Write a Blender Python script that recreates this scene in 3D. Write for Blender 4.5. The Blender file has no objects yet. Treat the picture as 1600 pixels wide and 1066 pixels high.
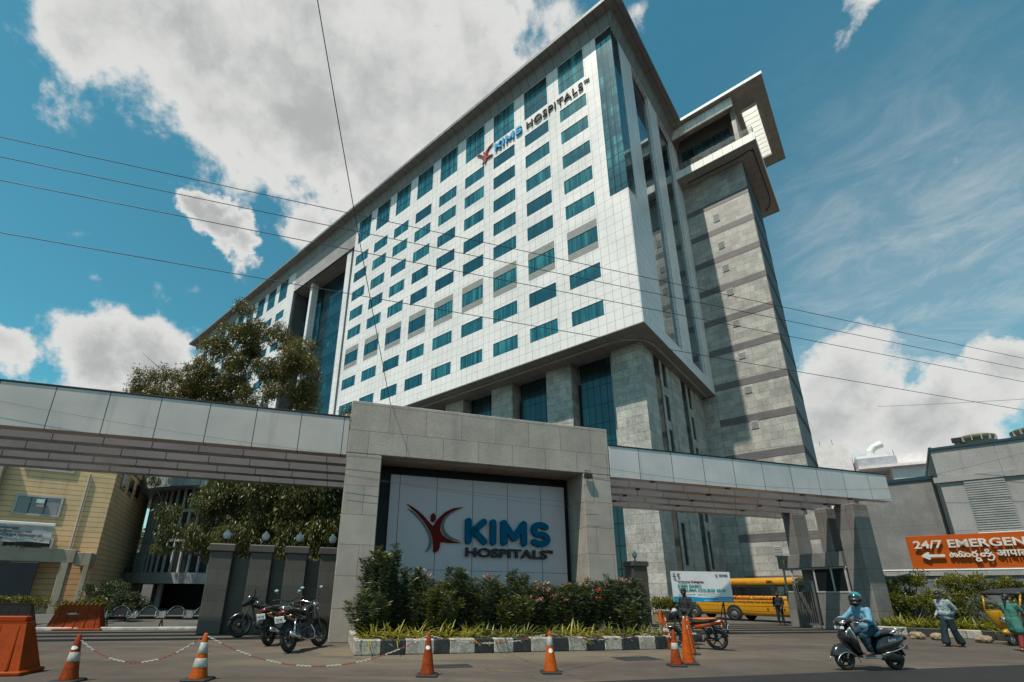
import bpy, bmesh, math, random
import numpy as np
from mathutils import Vector, Matrix
random.seed(7); RNG = np.random.default_rng(11)
R = math.radians; PI = math.pi; sin = math.sin; cos = math.cos
S = bpy.context.scene; COL = S.collection
# ------------------------------------------------------------------ camera
cd = bpy.data.cameras.new("camera"); cam = bpy.data.objects.new("camera", cd); COL.objects.link(cam)
cd.sensor_width = 36; cd.lens = 36*744/1600
cd.shift_x = (800-743.9)/1600; cd.shift_y = (675-533)/1600
cd.clip_start = .1; cd.clip_end = 5000
cam.matrix_world = Matrix.Translation((0, 0, 1.5)) @ Matrix.Rotation(R(90+18.712), 4, 'X') @ Matrix.Rotation(R(.799), 4, 'Z')
S.camera = cam
# ------------------------------------------------------------------ light
SUN_EL = 63.5; SH = Vector((-.696, -.720))            # horizontal direction towards the sun
SH.normalize()
sd = bpy.data.lights.new("sun", 'SUN'); sd.energy = 5.0; sd.angle = R(.5); sd.color = (1, .925, .80)
sun = bpy.data.objects.new("sun", sd); COL.objects.link(sun)
tos = Vector((SH.x*cos(R(SUN_EL)), SH.y*cos(R(SUN_EL)), sin(R(SUN_EL))))
sun.rotation_euler = tos.to_track_quat('Z', 'Y').to_euler(); sun.location = (-60, -60, 120)
S.view_settings.view_transform = 'Standard'; S.view_settings.look = 'None'
S.view_settings.exposure = 0; S.view_settings.gamma = 1
try: S.cycles.max_bounces = 7; S.cycles.transparent_max_bounces = 6
except Exception: pass
# ------------------------------------------------------------------ sky
def wray(u, v):                                        # direction of a cloud seen in the photograph
    X, Y = (u-743.9)/744, (675-v)/744; r = R(.799); p = R(18.712)
    x = cos(r)*X-sin(r)*Y; y = sin(r)*X+cos(r)*Y
    return Vector((x, cos(p)-y*sin(p), sin(p)+y*cos(p))).normalized()
W = bpy.data.worlds.new("World"); S.world = W; W.use_nodes = True
wt = W.node_tree; wt.nodes.clear(); WN = wt.nodes.new; WL = wt.links.new
def wmath(op, a, b=None, c=None, clamp=False):
    n = WN("ShaderNodeMath"); n.operation = op; n.use_clamp = clamp
    for i, q in enumerate((a, b, c)):
        if q is None: continue
        if isinstance(q, (int, float)): n.inputs[i].default_value = q
        else: WL(q, n.inputs[i])
    return n.outputs[0]
sky = WN("ShaderNodeTexSky"); sky.sky_type = 'NISHITA'; sky.sun_disc = False
sky.sun_elevation = R(SUN_EL); sky.sun_rotation = math.atan2(SH.x, SH.y)
sky.altitude = 500; sky.air_density = 1.0; sky.dust_density = .6; sky.ozone_density = 1.5
tint = WN("ShaderNodeMix"); tint.data_type = 'RGBA'; tint.blend_type = 'MULTIPLY'; tint.inputs[0].default_value = 1
WL(sky.outputs[0], tint.inputs[6]); tint.inputs[7].default_value = (.76, 1.92, 1.58, 1)
tc = WN("ShaderNodeTexCoord")
nrm = WN("ShaderNodeVectorMath"); nrm.operation = 'NORMALIZE'; WL(tc.outputs['Generated'], nrm.inputs[0])
sep = WN("ShaderNodeSeparateXYZ"); WL(nrm.outputs[0], sep.inputs[0])
def wnoise(scale, detail, rough, dist=0, sx=1, sy=1, sz=1, off=(0, 0, 0)):
    m = WN("ShaderNodeMapping"); WL(nrm.outputs[0], m.inputs[0]); m.inputs['Scale'].default_value = (sx, sy, sz); m.inputs['Location'].default_value = off
    n = WN("ShaderNodeTexNoise"); n.inputs['Scale'].default_value = scale; n.inputs['Detail'].default_value = detail
    n.inputs['Roughness'].default_value = rough; n.inputs['Distortion'].default_value = dist
    WL(m.outputs[0], n.inputs['Vector']); return n.outputs[0]
BL = [(170,60,120,.9),(300,70,130,1.),(470,90,165,1.15),(640,110,170,1.15),(780,60,90,.75),(600,235,120,1.05),(470,215,60,.8),(475,350,42,1.0),(540,300,50,.9),
      (325,325,24,1.35),(345,350,27,1.4),(355,385,22,1.2),(160,555,55,1.2),(235,590,65,1.2),(150,610,60,1.0),(20,530,40,1.1),(60,50,42,.35),(110,100,50,.6),(120,130,40,.6),
      (1575,575,62,1.05),(1470,635,72,1.),(1310,600,70,1.),(1290,680,110,1.),(1500,670,120,1.05),(1330,0,42,.75),(985,30,34,.45),(400,610,60,.7)]
wc = WN("ShaderNodeTexNoise"); WL(nrm.outputs[0], wc.inputs['Vector']); wc.inputs['Scale'].default_value = 6; wc.inputs['Detail'].default_value = 8; wc.inputs['Roughness'].default_value = .6
w1 = WN("ShaderNodeVectorMath"); w1.operation = 'SUBTRACT'; WL(wc.outputs['Color'], w1.inputs[0]); w1.inputs[1].default_value = (.5, .5, .5)
w2 = WN("ShaderNodeVectorMath"); w2.operation = 'MULTIPLY_ADD'; WL(w1.outputs[0], w2.inputs[0]); w2.inputs[1].default_value = (.20, .20, .20); WL(nrm.outputs[0], w2.inputs[2])
wrp = WN("ShaderNodeVectorMath"); wrp.operation = 'NORMALIZE'; WL(w2.outputs[0], wrp.inputs[0])
acc = None
for (u, v, r, w) in BL:
    c = wray(u, v); e = wray(u+r, v); ang = c.angle(e)
    d = WN("ShaderNodeVectorMath"); d.operation = 'DOT_PRODUCT'; WL(wrp.outputs[0], d.inputs[0]); d.inputs[1].default_value = c
    k = wmath('MULTIPLY', wmath('SUBTRACT', d.outputs['Value'], 1.), 1/(ang*ang)*1.1)
    g = wmath('MULTIPLY', wmath('EXPONENT', k), w)
    acc = g if acc is None else wmath('MAXIMUM', acc, wmath('MINIMUM', wmath('ADD', wmath('MULTIPLY', acc, .55), g), wmath('MULTIPLY', wmath('MAXIMUM', acc, g), 1.1)))
n1 = wnoise(5.2, 12, .62, .25); n2 = wnoise(17, 8, .6, .1, off=(3, 1, 2))
dens = wmath('ADD', wmath('ADD', acc, wmath('MULTIPLY', wmath('SUBTRACT', n1, .5), 1.75)), wmath('MULTIPLY', wmath('SUBTRACT', n2, .5), 1.0))
# behind the camera: ordinary scattered cloud
back = wmath('MULTIPLY', wmath('SUBTRACT', .1, sep.outputs[1], clamp=True), 1.0, clamp=True)
dens = wmath('ADD', dens, wmath('MULTIPLY', back, wmath('MULTIPLY', wnoise(3, 4, .5), .9)))
cov = WN("ShaderNodeMapRange"); cov.interpolation_type = 'SMOOTHSTEP'; WL(dens, cov.inputs[0]); cov.inputs[1].default_value = .36; cov.inputs[2].default_value = .74
# thin high cloud to the right
thin = wmath('MULTIPLY', wnoise(7, 10, .68, .6, 1, 1, 2.8, off=(7, 2, 5)), 1.)
tm = WN("ShaderNodeMapRange"); tm.interpolation_type = 'SMOOTHSTEP'; WL(thin, tm.inputs[0]); tm.inputs[1].default_value = .40; tm.inputs[2].default_value = .75; tm.inputs[4].default_value = .38
cT = wray(1460, 420); dT = WN("ShaderNodeVectorMath"); dT.operation = 'DOT_PRODUCT'; WL(nrm.outputs[0], dT.inputs[0]); dT.inputs[1].default_value = cT
tmask = wmath('EXPONENT', wmath('MULTIPLY', wmath('SUBTRACT', dT.outputs['Value'], 1.), 40.))
thinc = wmath('MULTIPLY', wmath('ADD', tm.outputs[0], .20), tmask)
low = WN("ShaderNodeMapRange"); low.interpolation_type = 'SMOOTHSTEP'; WL(sep.outputs[2], low.inputs[0]); low.inputs[1].default_value = .30; low.inputs[2].default_value = .0; low.inputs[3].default_value = 0; low.inputs[4].default_value = .5
covf = wmath('MAXIMUM', cov.outputs[0], wmath('MAXIMUM', thinc, low.outputs[0]), clamp=True)
core = WN("ShaderNodeMapRange"); core.interpolation_type = 'SMOOTHSTEP'; WL(dens, core.inputs[0]); core.inputs[1].default_value = .75; core.inputs[2].default_value = 1.6
cr = WN("ShaderNodeMix"); cr.data_type = 'RGBA'; WL(core.outputs[0], cr.inputs[0])
cr.inputs[6].default_value = (9.2, 9.3, 9.1, 1); cr.inputs[7].default_value = (5.7, 5.85, 5.85, 1)
mx = WN("ShaderNodeMix"); mx.data_type = 'RGBA'; WL(covf, mx.inputs[0]); WL(tint.outputs[2], mx.inputs[6]); WL(cr.outputs[2], mx.inputs[7])
bg = WN("ShaderNodeBackground"); bg.inputs[1].default_value = .078; WL(mx.outputs[2], bg.inputs[0])
wo = WN("ShaderNodeOutputWorld"); WL(bg.outputs[0], wo.inputs[0])
# ------------------------------------------------------------------ materials
def nodes(name):
    m = bpy.data.materials.new(name); m.use_nodes = True; t = m.node_tree; t.nodes.clear()
    o = t.nodes.new("ShaderNodeOutputMaterial"); return m, t, o
def _mix(t, f, a, b, blend='MIX'):
    n = t.nodes.new("ShaderNodeMix"); n.data_type = 'RGBA'; n.blend_type = blend
    for i, q in ((0, f), (6, a), (7, b)):
        if isinstance(q, (int, float)): n.inputs[i].default_value = q
        elif isinstance(q, tuple): n.inputs[i].default_value = (*q[:3], 1)
        else: t.links.new(q, n.inputs[i])
    return n.outputs[2]
def _math(t, op, a, b=0., c=None, clamp=False):
    n = t.nodes.new("ShaderNodeMath"); n.operation = op; n.use_clamp = clamp
    for i, q in enumerate((a, b, c)):
        if q is None: continue
        if isinstance(q, (int, float)): n.inputs[i].default_value = q
        else: t.links.new(q, n.inputs[i])
    return n.outputs[0]
def _noise(t, vec, scale, detail=4, rough=.55, sc=None, dist=0):
    if sc:
        mp = t.nodes.new("ShaderNodeMapping"); t.links.new(vec, mp.inputs[0]); mp.inputs['Scale'].default_value = sc; vec = mp.outputs[0]
    n = t.nodes.new("ShaderNodeTexNoise"); t.links.new(vec, n.inputs['Vector']); n.inputs['Scale'].default_value = scale
    n.inputs['Detail'].default_value = detail; n.inputs['Roughness'].default_value = rough; n.inputs['Distortion'].default_value = dist
    return n.outputs[0]
def _map(t, x, a, b, c=0., d=1., smooth=True):
    n = t.nodes.new("ShaderNodeMapRange"); t.links.new(x, n.inputs[0])
    if smooth: n.interpolation_type = 'SMOOTHSTEP'
    for i, q in enumerate((a, b, c, d)): n.inputs[i+1].default_value = q
    return n.outputs[0]
def _boxuv(t, tcn):
    so = t.nodes.new("ShaderNodeSeparateXYZ"); t.links.new(tcn.outputs['Object'], so.inputs[0])
    sn = t.nodes.new("ShaderNodeSeparateXYZ"); t.links.new(tcn.outputs['Normal'], sn.inputs[0])
    ax = _math(t, 'GREATER_THAN', _math(t, 'ABSOLUTE', sn.outputs[0]), .7); az = _math(t, 'GREATER_THAN', _math(t, 'ABSOLUTE', sn.outputs[2]), .75)
    u = t.nodes.new("ShaderNodeMix"); t.links.new(ax, u.inputs[0]); t.links.new(so.outputs[0], u.inputs[2]); t.links.new(so.outputs[1], u.inputs[3])
    v = t.nodes.new("ShaderNodeMix"); t.links.new(az, v.inputs[0]); t.links.new(so.outputs[2], v.inputs[2]); t.links.new(so.outputs[1], v.inputs[3])
    c = t.nodes.new("ShaderNodeCombineXYZ"); t.links.new(u.outputs[0], c.inputs[0]); t.links.new(v.outputs[0], c.inputs[1]); return c.outputs[0]
def mat(name, col, rough=.6, metal=0, var=.14, scale=1.2, fine=.1, fscale=30, bump=.0, tiles=None, streak=0, spec=.5, coat=0, vary=0):
    m, t, o = nodes(name); b = t.nodes.new("ShaderNodeBsdfPrincipled"); t.links.new(b.outputs[0], o.inputs[0])
    tcn = t.nodes.new("ShaderNodeTexCoord"); ob = tcn.outputs['Object']
    if tiles:   # w, h, mortar, mortar colour, second colour, offset, [bias]
        w, h, ms, mc, c2, off = tiles[:6]
        br = t.nodes.new("ShaderNodeTexBrick"); uv = _boxuv(t, tcn)
        mp = t.nodes.new("ShaderNodeMapping"); t.links.new(uv, mp.inputs[0]); mp.inputs['Location'].default_value = (tiles[6] if len(tiles) > 6 else 0, tiles[7] if len(tiles) > 7 else 0, 0)
        t.links.new(mp.outputs[0], br.inputs['Vector']); br.offset = off; br.squash = 1
        br.inputs['Color1'].default_value = (*col, 1); br.inputs['Color2'].default_value = (*c2, 1); br.inputs['Mortar'].default_value = (*mc, 1)
        br.inputs['Scale'].default_value = 1; br.inputs['Mortar Size'].default_value = ms; br.inputs['Mortar Smooth'].default_value = .1
        br.inputs['Brick Width'].default_value = w; br.inputs['Row Height'].default_value = h
        c = br.outputs['Color']
    else: c = (*col, 1)
    n = _noise(t, ob, scale, 5, .6); c = _mix(t, 1., c, _mix(t, _map(t, n, .3, .7), (1-var,)*3, (1+var,)*3), 'MULTIPLY')
    f = _noise(t, ob, fscale, 3, .6)
    if fine: c = _mix(t, 1., c, _mix(t, _map(t, f, .35, .65), (1-fine,)*3, (1+fine,)*3), 'MULTIPLY')
    if streak:
        s = _noise(t, ob, 1., 5, .6, (2.2, 2.2, .22)); c = _mix(t, _map(t, s, .52, .78, 0, streak), c, (.05, .045, .04), 'MIX')
    if vary:
        oi = t.nodes.new("ShaderNodeObjectInfo"); v = _math(t, 'MULTIPLY_ADD', oi.outputs['Random'], vary*2, 1-vary)
        cc = t.nodes.new("ShaderNodeCombineXYZ"); [t.links.new(v, cc.inputs[i]) for i in range(3)]
        c = _mix(t, 1., c, cc.outputs[0], 'MULTIPLY')
    t.links.new(c, b.inputs['Base Color'])
    rr = _map(t, n, .3, .7, max(.02, rough*.85), min(1, rough*1.15)); t.links.new(rr, b.inputs['Roughness'])
    b.inputs['Metallic'].default_value = metal; b.inputs['Specular IOR Level'].default_value = spec; b.inputs['Coat Weight'].default_value = coat
    b.inputs['Coat Roughness'].default_value = .08
    if bump:
        bp = t.nodes.new("ShaderNodeBump"); bp.inputs['Strength'].default_value = bump; bp.inputs['Distance'].default_value = .02
        t.links.new(f, bp.inputs['Height']); t.links.new(bp.outputs[0], b.inputs['Normal'])
    return m
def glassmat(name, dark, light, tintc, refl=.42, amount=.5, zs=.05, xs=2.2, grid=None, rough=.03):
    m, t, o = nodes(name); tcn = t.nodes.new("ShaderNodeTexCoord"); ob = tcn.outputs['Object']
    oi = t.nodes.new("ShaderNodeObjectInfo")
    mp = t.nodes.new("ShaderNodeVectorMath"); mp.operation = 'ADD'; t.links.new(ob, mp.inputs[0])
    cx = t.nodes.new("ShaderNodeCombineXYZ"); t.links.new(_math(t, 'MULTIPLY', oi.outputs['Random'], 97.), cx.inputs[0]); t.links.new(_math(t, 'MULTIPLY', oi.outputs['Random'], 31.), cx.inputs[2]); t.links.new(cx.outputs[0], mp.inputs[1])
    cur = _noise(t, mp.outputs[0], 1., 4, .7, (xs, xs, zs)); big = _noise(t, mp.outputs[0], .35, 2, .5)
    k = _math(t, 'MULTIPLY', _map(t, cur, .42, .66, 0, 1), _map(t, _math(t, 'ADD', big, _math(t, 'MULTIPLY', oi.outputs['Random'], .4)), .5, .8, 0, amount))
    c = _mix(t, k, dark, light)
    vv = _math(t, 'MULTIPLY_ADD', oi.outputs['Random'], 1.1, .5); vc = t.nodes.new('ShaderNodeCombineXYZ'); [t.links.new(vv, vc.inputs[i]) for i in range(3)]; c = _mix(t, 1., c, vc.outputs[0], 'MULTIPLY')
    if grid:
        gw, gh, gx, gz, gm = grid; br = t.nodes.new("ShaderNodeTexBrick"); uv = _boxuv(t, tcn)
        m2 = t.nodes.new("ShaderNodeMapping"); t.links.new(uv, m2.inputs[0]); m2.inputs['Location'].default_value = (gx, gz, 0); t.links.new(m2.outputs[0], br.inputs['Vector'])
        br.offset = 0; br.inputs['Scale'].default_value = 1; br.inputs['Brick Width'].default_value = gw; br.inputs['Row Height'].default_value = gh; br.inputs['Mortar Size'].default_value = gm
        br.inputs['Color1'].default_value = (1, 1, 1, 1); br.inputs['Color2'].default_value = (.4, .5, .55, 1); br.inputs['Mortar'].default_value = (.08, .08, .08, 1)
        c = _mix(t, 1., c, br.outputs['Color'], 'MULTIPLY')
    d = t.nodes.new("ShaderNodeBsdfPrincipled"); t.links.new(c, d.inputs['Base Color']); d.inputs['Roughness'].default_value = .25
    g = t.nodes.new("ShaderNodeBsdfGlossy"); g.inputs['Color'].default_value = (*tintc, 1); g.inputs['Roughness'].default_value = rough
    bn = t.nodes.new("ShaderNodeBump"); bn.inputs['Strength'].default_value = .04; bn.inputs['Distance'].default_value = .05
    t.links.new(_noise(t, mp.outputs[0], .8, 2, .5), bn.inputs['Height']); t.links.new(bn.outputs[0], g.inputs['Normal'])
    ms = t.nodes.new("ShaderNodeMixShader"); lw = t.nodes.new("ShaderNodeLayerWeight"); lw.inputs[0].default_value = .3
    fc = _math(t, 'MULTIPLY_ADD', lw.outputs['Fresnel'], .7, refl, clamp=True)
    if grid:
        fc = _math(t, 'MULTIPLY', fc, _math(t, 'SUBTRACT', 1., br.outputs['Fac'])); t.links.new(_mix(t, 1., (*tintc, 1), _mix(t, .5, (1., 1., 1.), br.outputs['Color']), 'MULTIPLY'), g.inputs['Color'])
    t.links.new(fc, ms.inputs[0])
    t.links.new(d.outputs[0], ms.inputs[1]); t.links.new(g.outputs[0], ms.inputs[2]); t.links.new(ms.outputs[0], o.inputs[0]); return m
def leafmat(name, c1, c2, c3=None, trans=.3, ns=1.5):
    m, t, o = nodes(name); tcn = t.nodes.new("ShaderNodeTexCoord")
    n = _noise(t, tcn.outputs['Object'], ns, 3, .6); n2 = _noise(t, tcn.outputs['Object'], 17, 2, .6)
    c = _mix(t, _map(t, n, .35, .65), c1, c2)
    if c3: c = _mix(t, _map(t, n2, .5, .66), c, c3)
    b = t.nodes.new("ShaderNodeBsdfPrincipled"); t.links.new(c, b.inputs['Base Color']); b.inputs['Roughness'].default_value = .42; b.inputs['Specular IOR Level'].default_value = .45
    tr = t.nodes.new("ShaderNodeBsdfTranslucent"); t.links.new(_mix(t, 1., c, (1.3, 1.2, .5), 'MULTIPLY'), tr.inputs[0])
    ms = t.nodes.new("ShaderNodeMixShader"); ms.inputs[0].default_value = trans; t.links.new(b.outputs[0], ms.inputs[1]); t.links.new(tr.outputs[0], ms.inputs[2]); t.links.new(ms.outputs[0], o.inputs[0]); return m
# ------------------------------------------------------------------ object helpers
def tag(o, label=None, cat=None, group=None, kind=None):
    if label: o['label'] = label
    if cat: o['category'] = cat
    if group: o['group'] = group
    if kind: o['kind'] = kind
    return o
def empty(name, loc=(0, 0, 0), rz=0, label=None, cat=None, group=None):
    o = bpy.data.objects.new(name, None); COL.objects.link(o); o.location = loc; o.rotation_euler = (0, 0, rz); o.empty_display_size = .2
    return tag(o, label, cat, group)
def copy_tree(o, parent=None, loc=None, rz=None, label=None, scale=None):
    c = o.copy(); COL.objects.link(c)
    if parent is not None: c.parent = parent
    if loc is not None: c.location = loc
    if rz is not None: c.rotation_euler = (0, 0, rz)
    if scale is not None: c.scale = scale if isinstance(scale, tuple) else (scale,)*3
    if label: c['label'] = label
    for ch in list(KIDS.get(o.name, [])): copy_tree(ch, c)
    return c
KIDS = {}
def link(name, me, parent=None, mats=(), smooth=False):
    o = bpy.data.objects.new(name, me); COL.objects.link(o)
    for m in (mats if isinstance(mats, (list, tuple)) else [mats]): me.materials.append(m)
    if smooth and len(me.polygons): me.polygons.foreach_set('use_smooth', [True]*len(me.polygons))
    if parent is not None: o.parent = parent; KIDS.setdefault(parent.name, []).append(o)
    return o
class MB:
    def __init__(s, T=None): s.v = []; s.f = []; s.m = []; s.T = T; s.mi = 0
    def add(s, vs, fs, T=None):
        n = len(s.v); T = T if T is not None else s.T
        s.v += [tuple(T @ Vector(p)) for p in vs] if T is not None else [tuple(p) for p in vs]
        s.f += [tuple(i+n for i in f) for f in fs]; s.m += [s.mi]*len(fs); return s
    def box(s, x0, x1, y0, y1, z0, z1, T=None):
        return s.add([(x0,y0,z0),(x1,y0,z0),(x1,y1,z0),(x0,y1,z0),(x0,y0,z1),(x1,y0,z1),(x1,y1,z1),(x0,y1,z1)],
                     [(0,3,2,1),(4,5,6,7),(0,1,5,4),(1,2,6,5),(2,3,7,6),(3,0,4,7)], T)
    def bbox(s, x0, x1, y0, y1, z0, z1, b=.02, T=None):            # box with chamfered vertical + top edges
        ring = lambda d, z: [(x0+d,y0,z),(x1-d,y0,z),(x1,y0+d,z),(x1,y1-d,z),(x1-d,y1,z),(x0+d,y1,z),(x0,y1-d,z),(x0,y0+d,z)]
        ring2 = lambda d, z: [(x0+b+d*.0+d,y0+d,z),(x1-b-d,y0+d,z),(x1-d,y0+b+d,z),(x1-d,y1-b-d,z),(x1-b-d,y1-d,z),(x0+b+d,y1-d,z),(x0+d,y1-b-d,z),(x0+d,y0+b+d,z)]
        rs = [ring2(b, z0), ring2(0, z0+b), ring2(0, z1-b), ring2(b, z1)]
        vs = sum(rs, []); fs = [tuple(range(7, -1, -1)), tuple(range(24, 32))]
        for k in range(3):
            for i in range(8): j = (i+1) % 8; fs.append((k*8+i, k*8+j, (k+1)*8+j, (k+1)*8+i))
        return s.add(vs, fs, T)
    def prism(s, poly, axis, a, b, T=None):    # polygon (counter-clockwise) extruded along axis
        n = len(poly); e = {'z': lambda p, h: (p[0], p[1], h), 'y': lambda p, h: (p[0], h, p[1]), 'x': lambda p, h: (h, p[0], p[1])}[axis]
        vs = [e(p, a) for p in poly]+[e(p, b) for p in poly]
        return s.add(vs, [tuple(range(n-1, -1, -1)), tuple(range(n, 2*n))]+[(i, (i+1) % n, n+(i+1) % n, n+i) for i in range(n)], T)
    def tube(s, path, r, seg=8, cap=True, T=None, flat=1):
        P = [Vector(p) for p in path]; n = len(P); rr = r if isinstance(r, (list, tuple)) else [r]*n; vs = []; up = None
        for i in range(n):
            d = (P[min(i+1, n-1)]-P[max(i-1, 0)]).normalized()
            if up is None: up = Vector((0, 0, 1)) if abs(d.z) < .9 else Vector((1, 0, 0))
            a = up.cross(d)
            if a.length < 1e-4: a = Vector((1, 0, 0)).cross(d)
            a.normalize(); b = d.cross(a); up = b
            for k in range(seg): q = 2*PI*k/seg; vs.append(P[i]+a*cos(q)*rr[i]+b*sin(q)*rr[i]*flat)
        fs = [(i*seg+k, i*seg+(k+1) % seg, (i+1)*seg+(k+1) % seg, (i+1)*seg+k) for i in range(n-1) for k in range(seg)]
        if cap: fs += [tuple(range(seg-1, -1, -1)), tuple((n-1)*seg+k for k in range(seg))]
        return s.add(vs, fs, T)
    def cyl(s, p, q, r, r2=None, seg=16, T=None): return s.tube([p, q], [r, r if r2 is None else r2], seg, True, T)
    def lathe(s, prof, c=(0, 0, 0), seg=16, axis='z', T=None):
        vs = []; n = len(prof)
        for (r, h) in prof:
            for k in range(seg):
                q = 2*PI*k/seg; x, y = r*cos(q), r*sin(q)
                vs.append({'z': (c[0]+x, c[1]+y, c[2]+h), 'y': (c[0]+x, c[1]+h, c[2]+y), 'x': (c[0]+h, c[1]+x, c[2]+y)}[axis])
        fs = [(i*seg+k, i*seg+(k+1) % seg, (i+1)*seg+(k+1) % seg, (i+1)*seg+k) for i in range(n-1) for k in range(seg)]
        fs += [tuple(range(seg-1, -1, -1)), tuple((n-1)*seg+k for k in range(seg))]
        return s.add(vs, fs, T)
    def ell(s, c, r, seg=14, rings=9, T=None):
        r = r if isinstance(r, (list, tuple)) else (r, r, r); vs = [(c[0], c[1], c[2]-r[2])]
        for i in range(1, rings):
            a = -PI/2+PI*i/rings
            for k in range(seg): q = 2*PI*k/seg; vs.append((c[0]+r[0]*cos(a)*cos(q), c[1]+r[1]*cos(a)*sin(q), c[2]+r[2]*sin(a)))
        vs.append((c[0], c[1], c[2]+r[2])); L = len(vs)-1; fs = [(0, 1+(k+1) % seg, 1+k) for k in range(seg)]
        for i in range(rings-2):
            for k in range(seg): a = 1+i*seg; fs.append((a+k, a+(k+1) % seg, a+seg+(k+1) % seg, a+seg+k))
        a = 1+(rings-2)*seg; fs += [(a+k, a+(k+1) % seg, L) for k in range(seg)]
        return s.add(vs, fs, T)
    def torus(s, c, R0, r, axis='y', seg=28, sec=10, flat=1, T=None):
        vs = []
        for i in range(seg):
            a = 2*PI*i/seg
            for k in range(sec):
                b = 2*PI*k/sec; rad = R0+r*cos(b); h = r*flat*sin(b); x, y = rad*cos(a), rad*sin(a)
                vs.append({'y': (c[0]+x, c[1]+h, c[2]+y), 'z': (c[0]+x, c[1]+y, c[2]+h), 'x': (c[0]+h, c[1]+x, c[2]+y)}[axis])
        return s.add(vs, [(i*sec+k, i*sec+(k+1) % sec, ((i+1) % seg)*sec+(k+1) % sec, ((i+1) % seg)*sec+k) for i in range(seg) for k in range(sec)], T)
    def loft(s, secs, N=16, p=2.6, T=None, axis='x'):    # sections (x, yc, zc, half width, half height)
        vs = []
        for (x, yc, zc, w, h) in secs:
            for k in range(N):
                a = 2*PI*k/N; c, q = cos(a), sin(a); e = 2/p
                y = yc+w*math.copysign(abs(c)**e, c); z = zc+h*math.copysign(abs(q)**e, q)
                vs.append((x, y, z) if axis == 'x' else (y, z, x) if axis == 'z' else (y, x, z))
        n = len(secs); fs = [(i*N+k, i*N+(k+1) % N, (i+1)*N+(k+1) % N, (i+1)*N+k) for i in range(n-1) for k in range(N)]
        fs += [tuple(range(N-1, -1, -1)), tuple((n-1)*N+k for k in range(N))]; return s.add(vs, fs, T)
    def caps(s, p, q, r1, r2, seg=10):
        p = Vector(p); q = Vector(q); d = q-p; L = d.length or 1e-5; Rm = d.to_track_quat('Z', 'Y').to_matrix().to_4x4(); M = Matrix.Translation(p) @ Rm
        pr = [(r1*cos(a), r1*sin(a)) for a in (-PI/2+.01, -PI/3, -PI/6, 0)]+[(r2*cos(a), L+r2*sin(a)) for a in (0, PI/6, PI/3, PI/2-.01)]
        return s.lathe(pr, seg=seg, T=(s.T @ M) if s.T is not None else M)
    def mesh(s, name):
        me = bpy.data.meshes.new(name); me.from_pydata(s.v, [], s.f)
        if any(s.m): me.polygons.foreach_set('material_index', s.m)
        me.update(); return me
    def build(s, name, mats, parent=None, smooth=False): return link(name, s.mesh(name), parent, mats, smooth)
def leafy(name, P, D, L, Wd, m, parent=None, droop=0.):
    P = np.asarray(P, float); D = np.asarray(D, float); N = len(P); L = np.broadcast_to(np.asarray(L, float), (N,)); Wd = np.broadcast_to(np.asarray(Wd, float), (N,))
    D = D/np.maximum(np.linalg.norm(D, axis=1, keepdims=True), 1e-6); r = RNG.normal(size=(N, 3)); s_ = np.cross(D, r); s_ /= np.maximum(np.linalg.norm(s_, axis=1, keepdims=True), 1e-6)
    V = np.empty((N, 4, 3)); V[:, 0] = P; mid = P+D*(L*.45)[:, None]; V[:, 1] = mid+s_*(Wd/2)[:, None]; V[:, 3] = mid-s_*(Wd/2)[:, None]; V[:, 2] = P+D*L[:, None]; V[:, 2, 2] -= droop*L
    me = bpy.data.meshes.new(name); me.vertices.add(N*4); me.vertices.foreach_set('co', V.ravel()); me.loops.add(N*4); me.loops.foreach_set('vertex_index', np.arange(N*4, dtype=np.int32))
    me.polygons.add(N); me.polygons.foreach_set('loop_start', np.arange(0, N*4, 4, dtype=np.int32)); me.polygons.foreach_set('loop_total', np.full(N, 4, dtype=np.int32)); me.update(calc_edges=True)
    return link(name, me, parent, m)
def text(name, body, size, m, parent=None, M=None, ext=.01, bold=0., align='LEFT', spacing=1., width=None, shear=0):
    c = bpy.data.curves.new(name, 'FONT'); c.body = body; c.size = size; c.extrude = ext; c.offset = bold; c.align_x = align; c.space_character = spacing; c.shear = shear; c.resolution_u = 4
    t = bpy.data.objects.new("tmp_text", c); COL.objects.link(t); bpy.context.view_layer.update()
    me = bpy.data.meshes.new_from_object(t.evaluated_get(bpy.context.evaluated_depsgraph_get())); bpy.data.objects.remove(t)
    co = np.empty(len(me.vertices)*3); me.vertices.foreach_get('co', co); co = co.reshape(-1, 3)
    if width and len(co): co[:, 0] = (co[:, 0]-co[:, 0].min())*width/(np.ptp(co[:, 0]) or 1)+(0 if align == 'LEFT' else -width/2)
    M = M or Matrix.Identity(4); A = np.array(M)
    co = co @ A[:3, :3].T + A[:3, 3]; me.vertices.foreach_set('co', co.ravel()); me.update(); me.materials.clear()
    return link(name, me, parent, m)
def TM(x, y, z, rz=0):   # writing that stands upright facing -y of its frame
    return Matrix.Translation((x, y, z)) @ Matrix.Rotation(rz, 4, 'Z') @ Matrix.Rotation(PI/2, 4, 'X')
def stroke(mb, pts, w, y0, y1, axis_T=None, step=.0006):      # thick rounded stroke in the xz plane between y0 (front) and y1
    k = 0
    for a, b in zip(pts[:-1], pts[1:]):
        ax, az = a; bx, bz = b; d = math.atan2(bz-az, bx-ax); poly = []
        for i in range(9): q = d+PI/2+PI*i/8; poly.append((ax+w/2*cos(q), az+w/2*sin(q)))
        for i in range(9): q = d-PI/2+PI*i/8; poly.append((bx+w/2*cos(q), bz+w/2*sin(q)))
        mb.prism(poly, 'y', y0-k*step, y1+k*step, axis_T); k += 1
    return mb
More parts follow.
